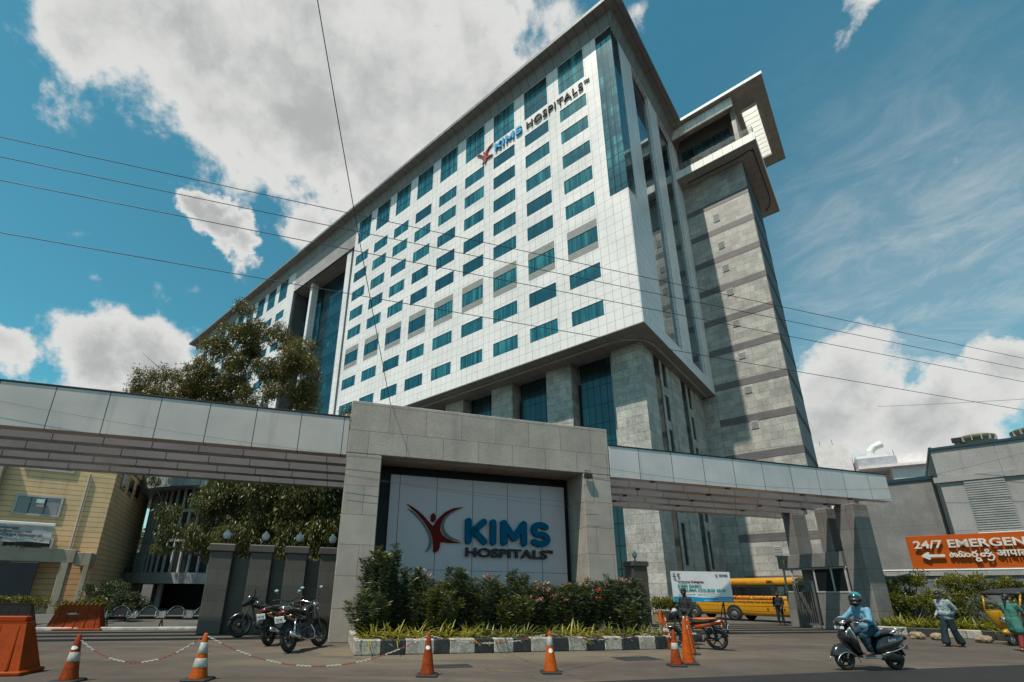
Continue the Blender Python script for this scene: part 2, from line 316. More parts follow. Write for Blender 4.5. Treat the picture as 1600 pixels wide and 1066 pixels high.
def arc(cx, cz, rx, rz, a0, a1, n=8): return [(cx+rx*cos(R(a0+(a1-a0)*i/n)), cz+rz*sin(R(a0+(a1-a0)*i/n))) for i in range(n+1)]
def kims(mb, x0, z0, h, y0, y1, wf=1., step=.0006):      # the four rounded letters; x extents follow the sign: width 3.63 h
    w = .25*h; e = w/2; X = lambda q: x0+q*h*wf; Z = lambda q: z0+q*h
    P = lambda L: [(X(a), Z(b)) for a, b in L]
    lo, hi = .125, .875
    for L in ([(.13, lo), (.13, hi)], [(.76, hi), (.26, .44)], [(.36, .52), (.78, lo)], [(1.15, lo), (1.15, hi)],
              [(1.60, lo), (1.60, hi), (2.03, .30), (2.46, hi), (2.46, lo)]): stroke(mb, P(L), w, y0, y1, step=step)
    Sx = 3.16
    pts = arc(Sx+.02, .68, .30, .195, 35, 90, 4)+arc(Sx-.04, .68, .22, .195, 100, 262, 8)+arc(Sx+.06, .315, .26, .19, 82, -90, 8)+arc(Sx, .315, .34, .19, -100, -142, 3)
    stroke(mb, P(pts), w*.93, y0, y1, step=step*.5)
RED = [(115,105),(160,130),(210,165),(255,205),(290,245),(325,285),(350,307),(370,270),(400,225),(450,175),(520,135),(615,120),(560,145),(500,172),(455,210),(428,252),(414,300),(413,345),(432,385),(470,418),(530,443),(600,455),(540,460),(480,457),(430,450),(412,462),(415,490),(405,525),(375,550),(358,535),(358,480),(350,420),(335,370),(300,310),(260,250),(210,195),(160,150)]
GR1 = [(125,150),(165,172),(210,212),(255,262),(296,325),(325,372),(340,420),(344,465),(335,505),(318,528),(290,545),(315,500),(324,450),(315,392),(290,335),(250,275),(200,217)]
GR2 = [(545,160),(500,188),(462,232),(446,270),(442,300),(457,350),(490,388),(540,420),(590,437),(520,430),(465,402),(435,362),(424,310),(432,265),(460,217),(500,180)]
def logo(fx, parent, M1, M2, y0, d=.04, nm='logo_figure'):
    a = MB(); P = [fx(*p) for p in RED[::-1]]
    def tri(mb, P, ya, yb):
        bm = bmesh.new(); vs = [bm.verts.new((p[0], ya, p[1])) for p in P]; f = bm.faces.new(vs); bm.normal_update()
        r = bmesh.ops.extrude_face_region(bm, geom=[f]); [setattr(v.co, 'y', yb) for v in r['geom'] if isinstance(v, bmesh.types.BMVert)]
        bmesh.ops.triangulate(bm, faces=bm.faces[:]); bm.verts.index_update(); mb.add([tuple(v.co) for v in bm.verts], [tuple(v.index for v in f.verts) for f in bm.faces]); bm.free()
    tri(a, P, y0-d, y0); hd = [(346+21*cos(2*PI*i/18), 228+42*sin(2*PI*i/18)) for i in range(18)]; tri(a, [fx(*p) for p in hd[::-1]], y0-d, y0)
    a.build(nm, M1, parent); b = MB(); tri(b, [fx(*p) for p in GR1[::-1]], y0-d*.7, y0); tri(b, [fx(*p) for p in GR2[::-1]], y0-d*.7, y0); b.build('logo_shadow_curve', M2, parent)
# ================================================================== materials used throughout
M = {}
M['tile'] = mat('white_cladding', (.75,.695,.68), .38, var=.07, scale=.18, fine=.03, streak=.16, tiles=(.8475,1.075,.017,(.27,.26,.26),(.79,.725,.71),0,.07,.04), spec=.5)
M['tile_grey'] = mat('grey_soffit_panel', (.20,.19,.18), .5, var=.08, fine=.05, tiles=(1.3,1.2,.02,(.07,.07,.07),(.23,.22,.205),0))
M['roofpanel'] = mat('roof_edge_panel', (.17,.165,.158), .5, var=.1, tiles=(1.25,9,.035,(.05,.05,.05),(.21,.205,.195),0))
M['granite'] = mat('grey_stone_cladding', (.415,.395,.36), .55, var=.2, scale=.8, fine=.16, fscale=7, tiles=(1.55,.82,.014,(.11,.105,.10),(.30,.275,.25),.37), streak=.18)
M['band'] = mat('dark_stone_band', (.115,.103,.105), .5, var=.12, scale=.8, tiles=(1.5,.42,.01,(.06,.06,.06),(.14,.115,.12),.4))
M['gframe'] = mat('speckled_granite', (.365,.315,.275), .5, var=.12, scale=.9, fine=.34, fscale=62, tiles=(1.35,.985,.008,(.09,.08,.07),(.33,.275,.24),.5), streak=.32)
M['gdark'] = mat('dark_speckled_granite', (.085,.074,.064), .5, var=.14, scale=1, fine=.2, fscale=40, tiles=(1.1,.55,.007,(.05,.042,.038),(.066,.058,.051),.5), streak=.25)
M['gbooth'] = mat('booth_granite', (.185,.172,.166), .45, var=.12, scale=1.2, fine=.2, fscale=45, tiles=(1.3,.95,.008,(.04,.035,.03),(.165,.153,.148),0), streak=.2)
M['black'] = mat('polished_black_granite', (.007,.007,.008), .35, spec=.15, var=.1, tiles=(1.2,1.2,.006,(.004,.004,.004),(.014,.014,.016),0))
M['acp'] = mat('silver_panel', (.52,.44,.41), .36, metal=.3, var=.08, scale=.5, fine=.03, tiles=(1.42,3,.014,(.05,.05,.055),(.49,.41,.38),0,.22,1.0), streak=.22)
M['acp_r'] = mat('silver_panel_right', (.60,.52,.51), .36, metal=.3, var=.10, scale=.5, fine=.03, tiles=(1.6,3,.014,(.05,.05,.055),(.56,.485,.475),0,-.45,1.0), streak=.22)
M['acpdark'] = mat('louvre_panel', (.31,.30,.315), .3, metal=.25, var=.1, scale=.5, tiles=(1.42,3,.014,(.03,.03,.03),(.29,.285,.30),0,.7,1.0))
M['signpanel'] = mat('sign_panel', (.45,.375,.40), .45, metal=.2, var=.04, fine=.02, tiles=(1.382,10,.012,(.05,.05,.05),(.43,.36,.385),0,-.345,4))
M['blue'] = mat('blue_letters', (.0,.085,.17), .8, var=.05, spec=.1); M['greyl'] = mat('dark_grey_letters', (.022,.022,.024), .8, var=.05)
M['maroon'] = mat('maroon_letters', (.12,.009,.007), .8, var=.05, spec=.1); M['greyc'] = mat('grey_curve', (.07,.075,.08), .4)
M['redl'] = mat('red_letters', (.42,.05,.03), .4); M['bluel'] = mat('bright_blue_letters', (.005,.27,.52), .6)
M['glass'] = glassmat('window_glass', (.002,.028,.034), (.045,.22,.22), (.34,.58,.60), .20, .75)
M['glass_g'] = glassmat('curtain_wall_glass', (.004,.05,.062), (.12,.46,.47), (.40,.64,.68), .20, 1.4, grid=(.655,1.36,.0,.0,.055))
M['glass_b'] = glassmat('base_glass', (.002,.018,.022), (.02,.16,.18), (.26,.48,.52), .07, 1.0, grid=(.72,2.0,.1,.3,.05))
M['glass_p'] = glassmat('portal_glass', (.003,.05,.065), (.10,.50,.52), (.22,.45,.55), .05, 1.6, zs=.25, grid=(1.25,2.05,0,.2,.05))
M['glass_s'] = glassmat('side_glass', (.004,.012,.015), (.01,.03,.035), (.62,.70,.72), .42, .3, grid=(1.27,2.05,0,0,.03), rough=.015)
M['dkglass'] = glassmat('dark_glass', (.006,.008,.010), (.03,.035,.04), (.55,.6,.62), .12, .5)
M['frame'] = mat('window_frame', (.03,.05,.055), .4, metal=.3); M['louvre'] = mat('grey_louvre', (.38,.375,.36), .5, var=.05)
M['white'] = mat('white_paint', (.74,.74,.72), .5, var=.06); M['steel'] = mat('stainless_steel', (.55,.55,.54), .25, metal=.9)
M['dark'] = mat('dark_metal', (.02,.021,.023), .45, metal=.3); M['rubber'] = mat('rubber', (.018,.018,.018), .75, var=.2)
M['chrome'] = mat('chrome', (.65,.65,.65), .15, metal=1, var=.03); M['voiddark'] = mat('dark_interior', (.012,.012,.013), .8)
M['concrete'] = mat('bare_concrete', (.18,.17,.155), .85, var=.2, scale=1.5, fine=.12, streak=.3)
# ================================================================== ground
def ground():
    m, t, o = nodes('ground_concrete'); tcn = t.nodes.new("ShaderNodeTexCoord"); ob = tcn.outputs['Object']
    b = t.nodes.new("ShaderNodeBsdfPrincipled"); t.links.new(b.outputs[0], o.inputs[0])
    big = _noise(t, ob, .16, 6, .62); med = _noise(t, ob, 1.1, 6, .65, dist=.4); fine = _noise(t, ob, 38, 4, .7); tr = _noise(t, ob, 1, 5, .6, (.18, 1.6, 1))
    c = _mix(t, _map(t, big, .38, .62), (0.06336,0.04774,0.0384), (0.0972,0.07378,0.057))
    c = _mix(t, 1., c, _mix(t, _map(t, med, .3, .7), (.80,)*3, (1.16,)*3), 'MULTIPLY')
    c = _mix(t, _map(t, tr, .52, .72, 0, .45), c, (0.1487,0.111,0.0756)); c = _mix(t, _map(t, tr, .46, .30, 0, .45), c, (0.0396,0.03162,0.0282))
    c = _mix(t, 1., c, _mix(t, _map(t, fine, .3, .7), (.80,)*3, (1.2,)*3), 'MULTIPLY')
    vo = t.nodes.new("ShaderNodeTexVoronoi"); vo.feature = 'DISTANCE_TO_EDGE'; vo.inputs['Scale'].default_value = .42
    wv = t.nodes.new("ShaderNodeVectorMath"); wv.operation = 'ADD'; nn = t.nodes.new("ShaderNodeTexNoise"); t.links.new(ob, nn.inputs['Vector']); nn.inputs['Scale'].default_value = 1.3; nn.inputs['Detail'].default_value = 6
    t.links.new(ob, wv.inputs[0]); t.links.new(nn.outputs['Color'], wv.inputs[1]); t.links.new(wv.outputs[0], vo.inputs['Vector'])
    crack = _math(t, 'MULTIPLY', _map(t, vo.outputs['Distance'], .0, .012, 1, 0), _map(t, big, .5, .56))
    gm_ = t.nodes.new("ShaderNodeMapping"); gm_.inputs['Rotation'].default_value = (0, 0, -R(16)); t.links.new(ob, gm_.inputs[0]); sg = t.nodes.new("ShaderNodeSeparateXYZ"); t.links.new(gm_.outputs[0], sg.inputs[0])
    wn = _math(t, 'MULTIPLY_ADD', _noise(t, ob, .7, 5, .65), 2.4, -1.2); nn_ = _math(t, 'ADD', sg.outputs[1], wn)      # dust swept against the planter kerb
    dust = _math(t, 'MULTIPLY', _math(t, 'MULTIPLY', _map(t, nn_, 10.4, 12.6), _map(t, nn_, 16.5, 14.4)), _math(t, 'MULTIPLY', _map(t, sg.outputs[0], -3.5, .5), _map(t, sg.outputs[0], 13, 8.5)))
    c = _mix(t, _math(t, 'MULTIPLY', dust, .8), c, (.155,.122,.082))
    c = _mix(t, _math(t, 'MULTIPLY', crack, .7), c, (.03,.03,.028))
    vs = t.nodes.new("ShaderNodeTexVoronoi"); vs.inputs['Scale'].default_value = .9; t.links.new(ob, vs.inputs['Vector'])
    c = _mix(t, _map(t, vs.outputs['Distance'], .12, .04, 0, .55), c, (.03,.028,.026)); pt = _noise(t, ob, .55, 3, .5, (.6,1.4,1)); c = _mix(t, _map(t, pt, .55, .58, 0, .5), c, (.055,.05,.046)); c = _mix(t, _map(t, _noise(t, ob, 2.4, 8, .75), .58, .75, 0, .5), c, (.15,.125,.095))
    t.links.new(c, b.inputs['Base Color']); b.inputs['Roughness'].default_value = .9
    bp = t.nodes.new("ShaderNodeBump"); bp.inputs['Strength'].default_value = .35; bp.inputs['Distance'].default_value = .01; t.links.new(fine, bp.inputs['Height']); t.links.new(bp.outputs[0], b.inputs['Normal'])
    mb = MB(); N = 40
    mb.add([(-2500,-2500,0),(2500,-2500,0),(2500,2500,0),(-2500,2500,0)], [(0,1,2,3)]); tag(mb.build('ground', m), kind='structure')
ground()
GO = (-4.433, 15.829, 0); GR = R(15.997); HO = (14.807, 37.0, 0); HR = R(138.865-180)
g_ = Matrix.Translation(GO) @ Matrix.Rotation(GR, 4, 'Z'); h_ = Matrix.Translation(HO) @ Matrix.Rotation(HR, 4, 'Z')
def gp(s, n, z=0): return tuple(g_ @ Vector((s, n, z)))
def hp(x, y, z=0): return tuple(h_ @ Vector((x, y, z)))
def stuff_sheet(name, pts, z, m):
    mb = MB(); mb.add([(x, y, z) for x, y, *_ in pts], [tuple(range(len(pts)))]); return tag(mb.build(name, m), kind='structure')
asph = mat('asphalt', (.0115,.0095,.0098), .88, var=.22, scale=1.3, fine=.35, fscale=60, bump=.5)
stuff_sheet('road', [gp(-90,-7.75), gp(-90,-40), gp(160,-40), gp(160,-7.75)], .004, asph)
stuff_sheet('forecourt', [gp(-60,6.1), gp(60,6.1), gp(60,60), gp(-60,60)], .004, mat('forecourt_paving', (.085,.08,.072), .85, var=.2, scale=.5, fine=.2, fscale=30))
mb = MB(g_); mb.bbox(-22,-4.9,5.78,5.98,0,.12,.02); tag(mb.build('kerb_line', mat('worn_white_kerb', (.5,.49,.46), .8, var=.25, scale=4)), kind='structure')
# ================================================================== the hospital
def holes_wall(mb, u0, u1, z0, z1, holes, plane, depth=.28):
    us = sorted({u0, u1, *[h[0] for h in holes], *[h[1] for h in holes]}); zs = sorted({z0, z1, *[h[2] for h in holes], *[h[3] for h in holes]})
    us = [u for u in us if u0 <= u <= u1]; zs = [z for z in zs if z0 <= z <= z1]
    pt = (lambda u, d, z: (u, d, z)) if plane == 'y' else (lambda u, d, z: (-d, u, z))
    flip = plane == 'x'
    def quad(a, b, c, d): mb.add([a, b, c, d], [(0, 1, 2, 3)])
    for i in range(len(us)-1):
        j = 0
        while j < len(zs)-1:
            uc = (us[i]+us[i+1])/2; zc = (zs[j]+zs[j+1])/2
            if any(h[0] < uc < h[1] and h[2] < zc < h[3] for h in holes): j += 1; continue
            k = j
            while k+1 < len(zs)-1 and not any(h[0] < uc < h[1] and h[2] < (zs[k+1]+zs[k+2])/2 < h[3] for h in holes): k += 1
            quad(pt(us[i],0,zs[j]), pt(us[i+1],0,zs[j]), pt(us[i+1],0,zs[k+1]), pt(us[i],0,zs[k+1])); j = k+1
    for hh in holes:
        a, b, c, d = hh[:4]; sk = hh[4] if len(hh) > 4 else ''
        if 'a' not in sk: quad(pt(a,0,c), pt(a,depth,c), pt(a,depth,d), pt(a,0,d))
        if 'b' not in sk: quad(pt(b,depth,c), pt(b,0,c), pt(b,0,d), pt(b,depth,d))
        quad(pt(a,depth,c), pt(a,0,c), pt(b,0,c), pt(b,depth,c)); quad(pt(a,0,d), pt(a,depth,d), pt(b,depth,d), pt(b,0,d))
HSP = empty('hospital_building', HO, HR, 'tall white hospital block with rows of teal windows and a striped stone tower', 'hospital')
ROWS = [(26.80,28.50),(31.12,32.88),(35.52,37.35),(40.04,41.84),(43.56,45.44),(47.24,49.10),(50.94,52.84),(54.40,56.29)]
def colx(k): return -3.62-5.085*k
cols = [colx(k) for k in range(9)]+[-72.45-5.085*k for k in range(9)]
holes = []; wins = []; lou = []
for ci, xr in enumerate(cols):
    for ri, (a, b) in enumerate(ROWS):
        if ri == 2: holes.append((xr-3.46, xr, a-.95, b+.95)); lou.append((xr, a, b))
        else: holes.append((xr-3.46, xr, a, b))
        wins.append((xr, a, b, ci, ri))
    holes.append((xr-3.46, xr, 58.95, 63.75))
holes += [(-69.4,-48.6,24.66,59.0), (-1.95,0,40.0,63.75,'b')]
mb = MB(); holes_wall(mb, -121.9, 0, 24.66, 64.2, holes, 'y'); mb.build('front_wall', M['tile'], HSP)
mb = MB(); holes_wall(mb, 0, 21.717, 24.66, 64.2, [(0,2.1,40,63.75,'a'),(5.65,10.7,26.1,63.6),(13.95,18.95,26.1,63.6)], 'x', .45); mb.build('side_wall', M['tile'], HSP)
mb = MB(); mb.box(-121.9,-69.4,.5,26,24.7,65); mb.box(-48.6,-.5,.5,26,24.7,65); mb.box(-69.4,-48.6,3.2,26,24.7,65)
mb.box(-69.4,-48.6,.02,3.3,59.0,64.2); mb.box(-121.9,-121.7,0,26,24.66,64.2); mb.build('inner_block', M['tile_grey'], HSP)
mb = MB(); holes_wall(mb, -69.4,-48.6,59.0,64.2,[], 'y'); mb.build('portal_header', M['tile'], HSP)
rv = mat('portal_side_cladding', (.24,.25,.26), .4, tiles=(.85,.72,.012,(.08,.08,.08),(.27,.28,.29),0))
for q in ([(-69.4,0,24.66),(-69.4,3.2,24.66),(-69.4,3.2,59),(-69.4,0,59)], [(-48.6,3.2,24.66),(-48.6,0,24.66),(-48.6,0,59),(-48.6,3.2,59)]): mb = MB(); mb.add(q, [(0,1,2,3)]); mb.build('portal_reveal', rv, HSP)
for k in range(13):
    mb = MB(); z = 4.6+k*4.15; mb.box(-69.3,-48.7,2.86,2.895,z,z+1.75); mb.build('portal_spandrel', mat('dark_spandrel_glass', (.004,.022,.032), .15, coat=.5), HSP)
mb = MB(); mb.box(-69.3,-48.7,2.9,3.15,0,59); mb.build('portal_glazing', M['glass_p'], HSP)
for x0, x1, y0, y1 in ((-51.1,-49.7,.25,1.6),(-64.3,-63.5,.9,2.2)):
    mb = MB(); mb.bbox(x0,x1,y0,y1,0,58.98,.03); mb.build('portal_pier', M['tile'], HSP)
# windows
mwin = {}
def make_window(x, z0, z1, name='window', nmul=(.22,.78)):
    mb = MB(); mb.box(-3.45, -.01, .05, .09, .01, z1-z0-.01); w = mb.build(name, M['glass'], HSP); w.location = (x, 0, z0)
    f = MB(); h = z1-z0
    for q in nmul: f.box(-3.45+3.44*q-.03, -3.45+3.44*q+.03, .02, .05, .01, h-.01)
    f.box(-3.45,-.01,.022,.048,.005,.05); f.box(-3.45,-.01,.022,.048,h-.05,h-.005)
    if h > 3: f.box(-3.45,-.01,.018,.049,h*.33,h*.33+.06); f.box(-3.45,-.01,.018,.049,h*.66,h*.66+.06)
    f.build('window_frame', M['frame'], w); return w
first = None; nw = 0; rest = MB()
for (xr, a, b, ci, ri) in wins:
    if nw >= 98 and ci > 11: rest.box(xr-3.45, xr-.01, .05, .09, a+.01, b-.01); continue
    key = round(b-a, 3)
    if key not in mwin: mwin[key] = make_window(xr, a, b)
    else:
        c = copy_tree(mwin[key], loc=(xr, 0, a)); KIDS[HSP.name].append(c)
    nw += 1
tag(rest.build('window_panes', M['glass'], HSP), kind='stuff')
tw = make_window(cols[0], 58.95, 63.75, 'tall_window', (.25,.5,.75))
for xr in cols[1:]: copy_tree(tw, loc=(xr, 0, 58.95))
lv = MB()
for k in range(5): lv.box(-3.45,-.01,.0,.1,.02+k*.185,.13+k*.185)
lv.box(-3.45,-.01,.1,.13,0,.94); l0 = lv.build('louvre_panel', M['louvre'], HSP); fst = True
for (xr, a, b) in lou[:12]:
    for zz in (a-.95, b+.005):
        if fst: l0.location = (xr, 0, zz); fst = False
        else: copy_tree(l0, loc=(xr, 0, zz))
# corner and side glazing
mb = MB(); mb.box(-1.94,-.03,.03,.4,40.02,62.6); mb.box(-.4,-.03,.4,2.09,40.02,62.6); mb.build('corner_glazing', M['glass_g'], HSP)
mb = MB(); mb.box(-1.94,-.1,.1,.4,62.6,63.74); mb.box(-.4,-.1,.4,2.09,62.6,63.74); mb.build('corner_vent', M['voiddark'], HSP)
for y0, y1 in ((5.66,10.69),(13.96,18.94)):
    mb = MB(); mb.box(-.45,-.3,y0,y1,26.12,62.0); g = mb.build('side_glazing', M['glass_s'], HSP)
    mb = MB(); mb.box(-.44,-.36,y0,y1,62.02,63.58); mb.build('vent_strip', M['voiddark'], HSP)
# soffit, roof
mb = MB(); mb.box(-121.9,-.02,.02,26,24.62,24.70); mb.box(-121.9,-.02,.02,.5,24.6,24.66); mb.build('soffit', M['tile_grey'], HSP)
pth = [(-60,1.55,24.56),(-4,1.55,24.56)]+[(-4+2.6*sin(R(a)), 4.15-2.6*cos(R(a)), 24.56) for a in range(15,90,15)]+[(-1.4+.55,4.15,24.56),(-.85,21.0,24.56)]
pth = [(-60,1.5,24.56),(-4.0,1.5,24.56)]+[(-4+3.1*sin(R(a)), 4.6-3.1*cos(R(a)), 24.56) for a in range(15,91,15)]+[(-.9,21.2,24.56)]
mb = MB(); mb.tube(pth, .09, 8); mb.build('gutter_pipe', mat('soffit_trim', (.33,.31,.28), .5), HSP)
mb = MB(); mb.box(-123.7,1.83,-1.83,28,65.42,65.9); mb.build('roof', M['roofpanel'], HSP)
mb = MB(); a, b = .62, .04; X = -122.5
mb.add([(X,-a,65.42),(a,-a,65.42),(b,-b,63.85),(X,-b,63.85),(a,26,65.42),(b,26,63.85)], [(0,3,2,1),(1,2,5,4)]); mb.build('eaves', M['roofpanel'], HSP)
# base below the overhang
def pillar(x0, x1, y0, y1, name='stone_pillar', z1=24.62): mb = MB(); mb.bbox(x0,x1,y0,y1,0,z1,.03); return mb.build(name, M['granite'], HSP)
pillar(-4.65,-1.6,3.07,6.03)
for k in range(1, 6): pillar(-4.65-7.67*k, -1.6-7.67*k+.05, 3.07, 5.2)
for k in range(6):
    x = -4.65-7.67*k; mb = MB(); mb.box(x-4.12,x-.55,4.15,4.5,0,24.6); mb.build('base_glazing', M['glass_b'], HSP)
    mb = MB(); mb.box(x-.55,x,4.0,4.4,0,24.6); mb.box(x-4.7,x-4.12,4.75,5.0,0,24.6); mb.build('stone_jamb', M['granite'], HSP)
    mb = MB(); mb.box(x-4.55,x-4.25,4.5,4.74,2,22.6); mb.build('slot_window', M['voiddark'], HSP)
mb = MB(); mb.box(-121,-69.5,3.2,5,0,24.6); mb.box(-121,-3.4,5.05,26,0,24.6); mb.build('base_block', M['granite'], HSP)
pillar(-3.4,-1.6,10.75,13.98); pillar(-3.4,-1.6,18.7,21.7)
for y in (6.03, 13.98):
    mb = MB(); mb.box(-2.6,-1.72,y+.02,y+1.75,0,24.6); mb.build('dark_glazing', mat('black_teal_glass', (.006,.012,.016), .12, var=0, fine=0), HSP)
    mb = MB(); mb.bbox(-3.2,-1.64,y+1.75,y+2.35,0,24.6,.02); mb.bbox(-3.2,-1.66,y+3.6,y+4.7,0,24.6,.02)
    for z in (3.2,8.0,12.6,17.2,20.9): mb.box(-3.2,-1.70,y+2.352,y+3.598,z,z+.95)
    mb.build('stone_mullion', M['granite'], HSP); mb = MB(); mb.box(-3.2,-1.80,y+2.36,y+3.59,0,24.6); mb.build('slot_window', M['voiddark'], HSP)
# tower
mb = MB(); mb.bbox(0,7.65,21.717,32.2,0,56.5,.04); mb.box(-4,-.002,21.72,32,0,24.6); tower = mb.build('stone_tower', M['granite'], HSP)
for z in (3.2,7.55,11.95,16.55,21.0,25.55,30.15,34.35,38.78,43.1,47.4,51.7):
    mb = MB(); mb.box(-.0,7.675,21.69,32.22,z-.43,z+.43); mb.build('dark_stripe', M['band'], tower)
mb = MB(); mb.box(7.66,7.72,21.95,32.1,0,56.4); mb.build('shade_toned_cladding', mat('shade_toned_cladding', (.055,.052,.05), .6, tiles=(1.5,.82,.014,(.02,.02,.02),(.065,.06,.058),.3)), tower)  # right face of the tower: its deep shade is put into this darker colour
for z in (3.2,7.55,11.95,16.55,21.0,25.55,30.15,34.35,38.78,43.1,47.4,51.7): mb = MB(); mb.box(7.70,7.74,21.93,32.12,z-.43,z+.43); mb.build('dark_stripe', M['voiddark'], tower)  # the same bands on that face, blackened in colour for its shade
for a, b in ((53.78,52.25),(50.14,48.84),(45.59,44.5),(42.0,40.96),(38.36,37.39),(33.82,32.87),(29.32,28.5),(24.9,24.02),(20.57,19.63),(15.7,14.8),(11.2,10.3),(6.6,5.6)):
    mb = MB(); mb.box(3.17,3.93,21.67,21.71,b,a)
    for k in range(6): zz = b+(a-b)*(k+.3)/6.2; mb.box(3.2,3.9,21.63,21.67,zz,zz+.06)
    mb.build('vent_grille', M['louvre'], tower)
mb = MB(); mb.box(0,9.8,19.3,35.1,56.55,57.75); mb.build('balcony_slab', mat('cream_panel', (.84,.80,.74), .5, var=.04, tiles=(1.2,4,.02,(.2,.18,.16),(.82,.78,.72),0)), HSP)
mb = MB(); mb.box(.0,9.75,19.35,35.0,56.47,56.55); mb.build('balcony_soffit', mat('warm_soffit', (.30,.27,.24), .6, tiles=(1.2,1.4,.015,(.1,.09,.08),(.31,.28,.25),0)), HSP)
mb = MB(); mb.tube([(9.2,20.6,56.4),(9.2,24,56.4),(9.2,31,56.4),(8.9,32.6,56.4),(8.2,33.6,56.4)], .06, 6); mb.tube([(1,20.8,56.4),(7.8,20.8,56.4),(8.8,20.5,56.4),(9.2,21,56.4)], .06, 6); mb.build('drain_pipe', M['dark'], HSP)
mb = MB()
for z in (57.98,58.2,58.42,58.62,58.85): mb.tube([(.1,19.4,z),(9.7,19.4,z),(9.7,24,z)], .03, 6)
for k in range(9): mb.cyl((.3+k*1.17,19.4,57.7),(.3+k*1.17,19.4,58.86),.03,seg=6)
mb.build('balcony_railing', M['steel'], HSP)
mb = MB(); mb.box(0,7.6,21.9,33,57.8,65.6); mb.build('penthouse_wall', mat('penthouse_cladding', (.09,.085,.08), .5), HSP)
mb = MB(); mb.box(.6,7.0,21.8,21.88,58.9,63.2); mb.build('penthouse_glazing', M['glass_b'], HSP)
mb = MB(); mb.box(7.6,8.1,20.3,33,57.8,65.6); mb.build('penthouse_fin', mat('warm_cladding', (.22,.20,.18), .5, tiles=(2,1,.015,(.08,.07,.06),(.24,.21,.19),0)), HSP)
mb = MB(); mb.box(0,8.15,19.45,19.7,64.0,65.55); mb.box(0,8.15,19.7,20.2,64.9,65.55); mb.build('canopy_fascia', mat('cream_fascia', (.84,.80,.74), .5, tiles=(1.2,4,.02,(.25,.22,.2),(.68,.65,.6),0)), HSP)
can = MB(); can.box(0,8.7,18.75,35.4,65.6,65.95); can.box(10.55,12,18.75,35.4,65.6,65.95); can.box(8.7,10.55,18.75,22.5,65.6,65.95); can.box(8.7,10.55,33.2,35.4,65.6,65.95)
can.build('canopy_roof', mat('canopy_panel', (.27,.24,.21), .6, tiles=(1.4,1.6,.015,(.09,.08,.07),(.29,.26,.23),0)), HSP)
mb = MB(); mb.box(0,12.04,18.70,18.76,65.58,66.02); mb.build('canopy_edge', M['white'], HSP)
sl = MB(); sl.add([(8.72,0,-.72),(10.53,0,-.72),(10.53,.0,.26),(8.72,.0,.26),(8.72,.08,-.72),(10.53,.08,-.72),(10.53,.08,.26),(8.72,.08,.26)], [(0,1,2,3),(7,6,5,4),(0,4,5,1),(2,6,7,3),(0,3,7,4),(1,5,6,2)]); s0 = sl.build('canopy_slat', mat('sunlit_slat', (.78,.76,.70), .5), HSP)
for k in range(12):
    if k == 0: s0.location = (0, 22.5, 65.78)
    else: copy_tree(s0, loc=(0, 22.5+k*.89, 65.78))
# letters on the facade
FS = empty('facade_sign', hp(-20.2, 0, 56.4), HR, 'raised blue and black lettering with a red figure high on the white facade', 'building sign')
k_ = Matrix.Translation((20.2, 0, -56.4))
mb = MB(Matrix.Translation((3.3,0,.75))); kims(mb, 0, 0, 1.25, -.26, -.04, .985); mb.build('blue_letters', M['bluel'], FS)
text('grey_letters', 'HOSPITALS', 1.5, M['greyl'], FS, TM(8.45,-.14,.66), ext=.08, bold=.004, width=7.9, spacing=1.1)
text('trade_mark', 'TM', .5, M['greyl'], FS, TM(16.5,-.12,1.3), ext=.05, bold=.02)
logo(lambda X, Y: ((X-110)/505*3.0, 2.62-(Y-100)/450*2.6), FS, M['redl'], M['greyc'], -.04, .18)
mb = MB()
for x in (4.,5.6,7.2,9.5,12,14.5): mb.cyl((x,-.2,1.2),(x,0,1.2),.04,seg=6)
mb.build('mounting_pins', M['dark'], FS)
# ================================================================== the gateway
GT = empty('entrance_gateway', GO, GR, 'wide entrance gateway of speckled granite frame with silver panelled beams reaching out left and right', 'gateway')
def gb(name, m, *boxes, b=.02, parent=None):
    mb = MB()
    for x in boxes: mb.bbox(*x, b)
    return mb.build(name, m, parent or GT)
gb('frame_pillar', M['gframe'], (0,1.18,0,1.7,0,6.05)); gb('frame_pillar', M['gframe'], (9.02,10.24,0,1.7,0,6.05)); gb('frame_lintel', M['gframe'], (0,10.24,-.004,1.7,6.055,8.0))
gb('recess_lining', M['black'], (1.18,9.02,1.42,1.6,0,6.05), b=.005)
mb = MB(); mb.box(.9,10,1.1,1.1,0,1); 
gb('return_wall', M['granite'], (9.3,10.2,1.7,3.2,0,6.0))
def beam(x0, x1, y0, m, name, z0=6.0, z1=7.3, th=.42):
    mb = MB(); mb.bbox(x0, x1, y0, y0+th, z0, z1, .012); return mb.build(name, m, GT)
beam(-19,-.03,0,M['acp'],'front_beam',5.95,7.32); beam(10.27,25.7,0,M['acp_r'],'front_beam',5.99,7.3)
gb('beam_coping', M['dark'], (-19,-.03,-.03,.45,7.32,7.37), b=.005); gb('beam_coping', M['dark'], (10.27,25.72,-.03,.45,7.3,7.35), b=.005)
for y in (1.47,2.94,4.40,5.87):
    beam(-19,.4,y,M['acpdark'],'louvre_beam'); beam(9.8,25.6,y,M['acpdark'],'louvre_beam')
gb('cross_beam', M['acpdark'], (-19.3,-18.9,.02,6.3,6.02,7.28), (25.25,25.62,.43,6.28,6.25,7.28)); gb('gate_column', M['gbooth'], (-19.2,-18,1.3,5.9,0,6.0))
gb('gate_column', M['gbooth'], (24.3,25.35,.95,1.9,0,5.98), b=.035)
gb('gate_column', M['gbooth'], (24.3,25.35,2.35,2.98,3.7,5.98), b=.035); gb('gate_column', M['gbooth'], (24.3,25.35,4.35,4.95,3.7,5.98), b=.035)
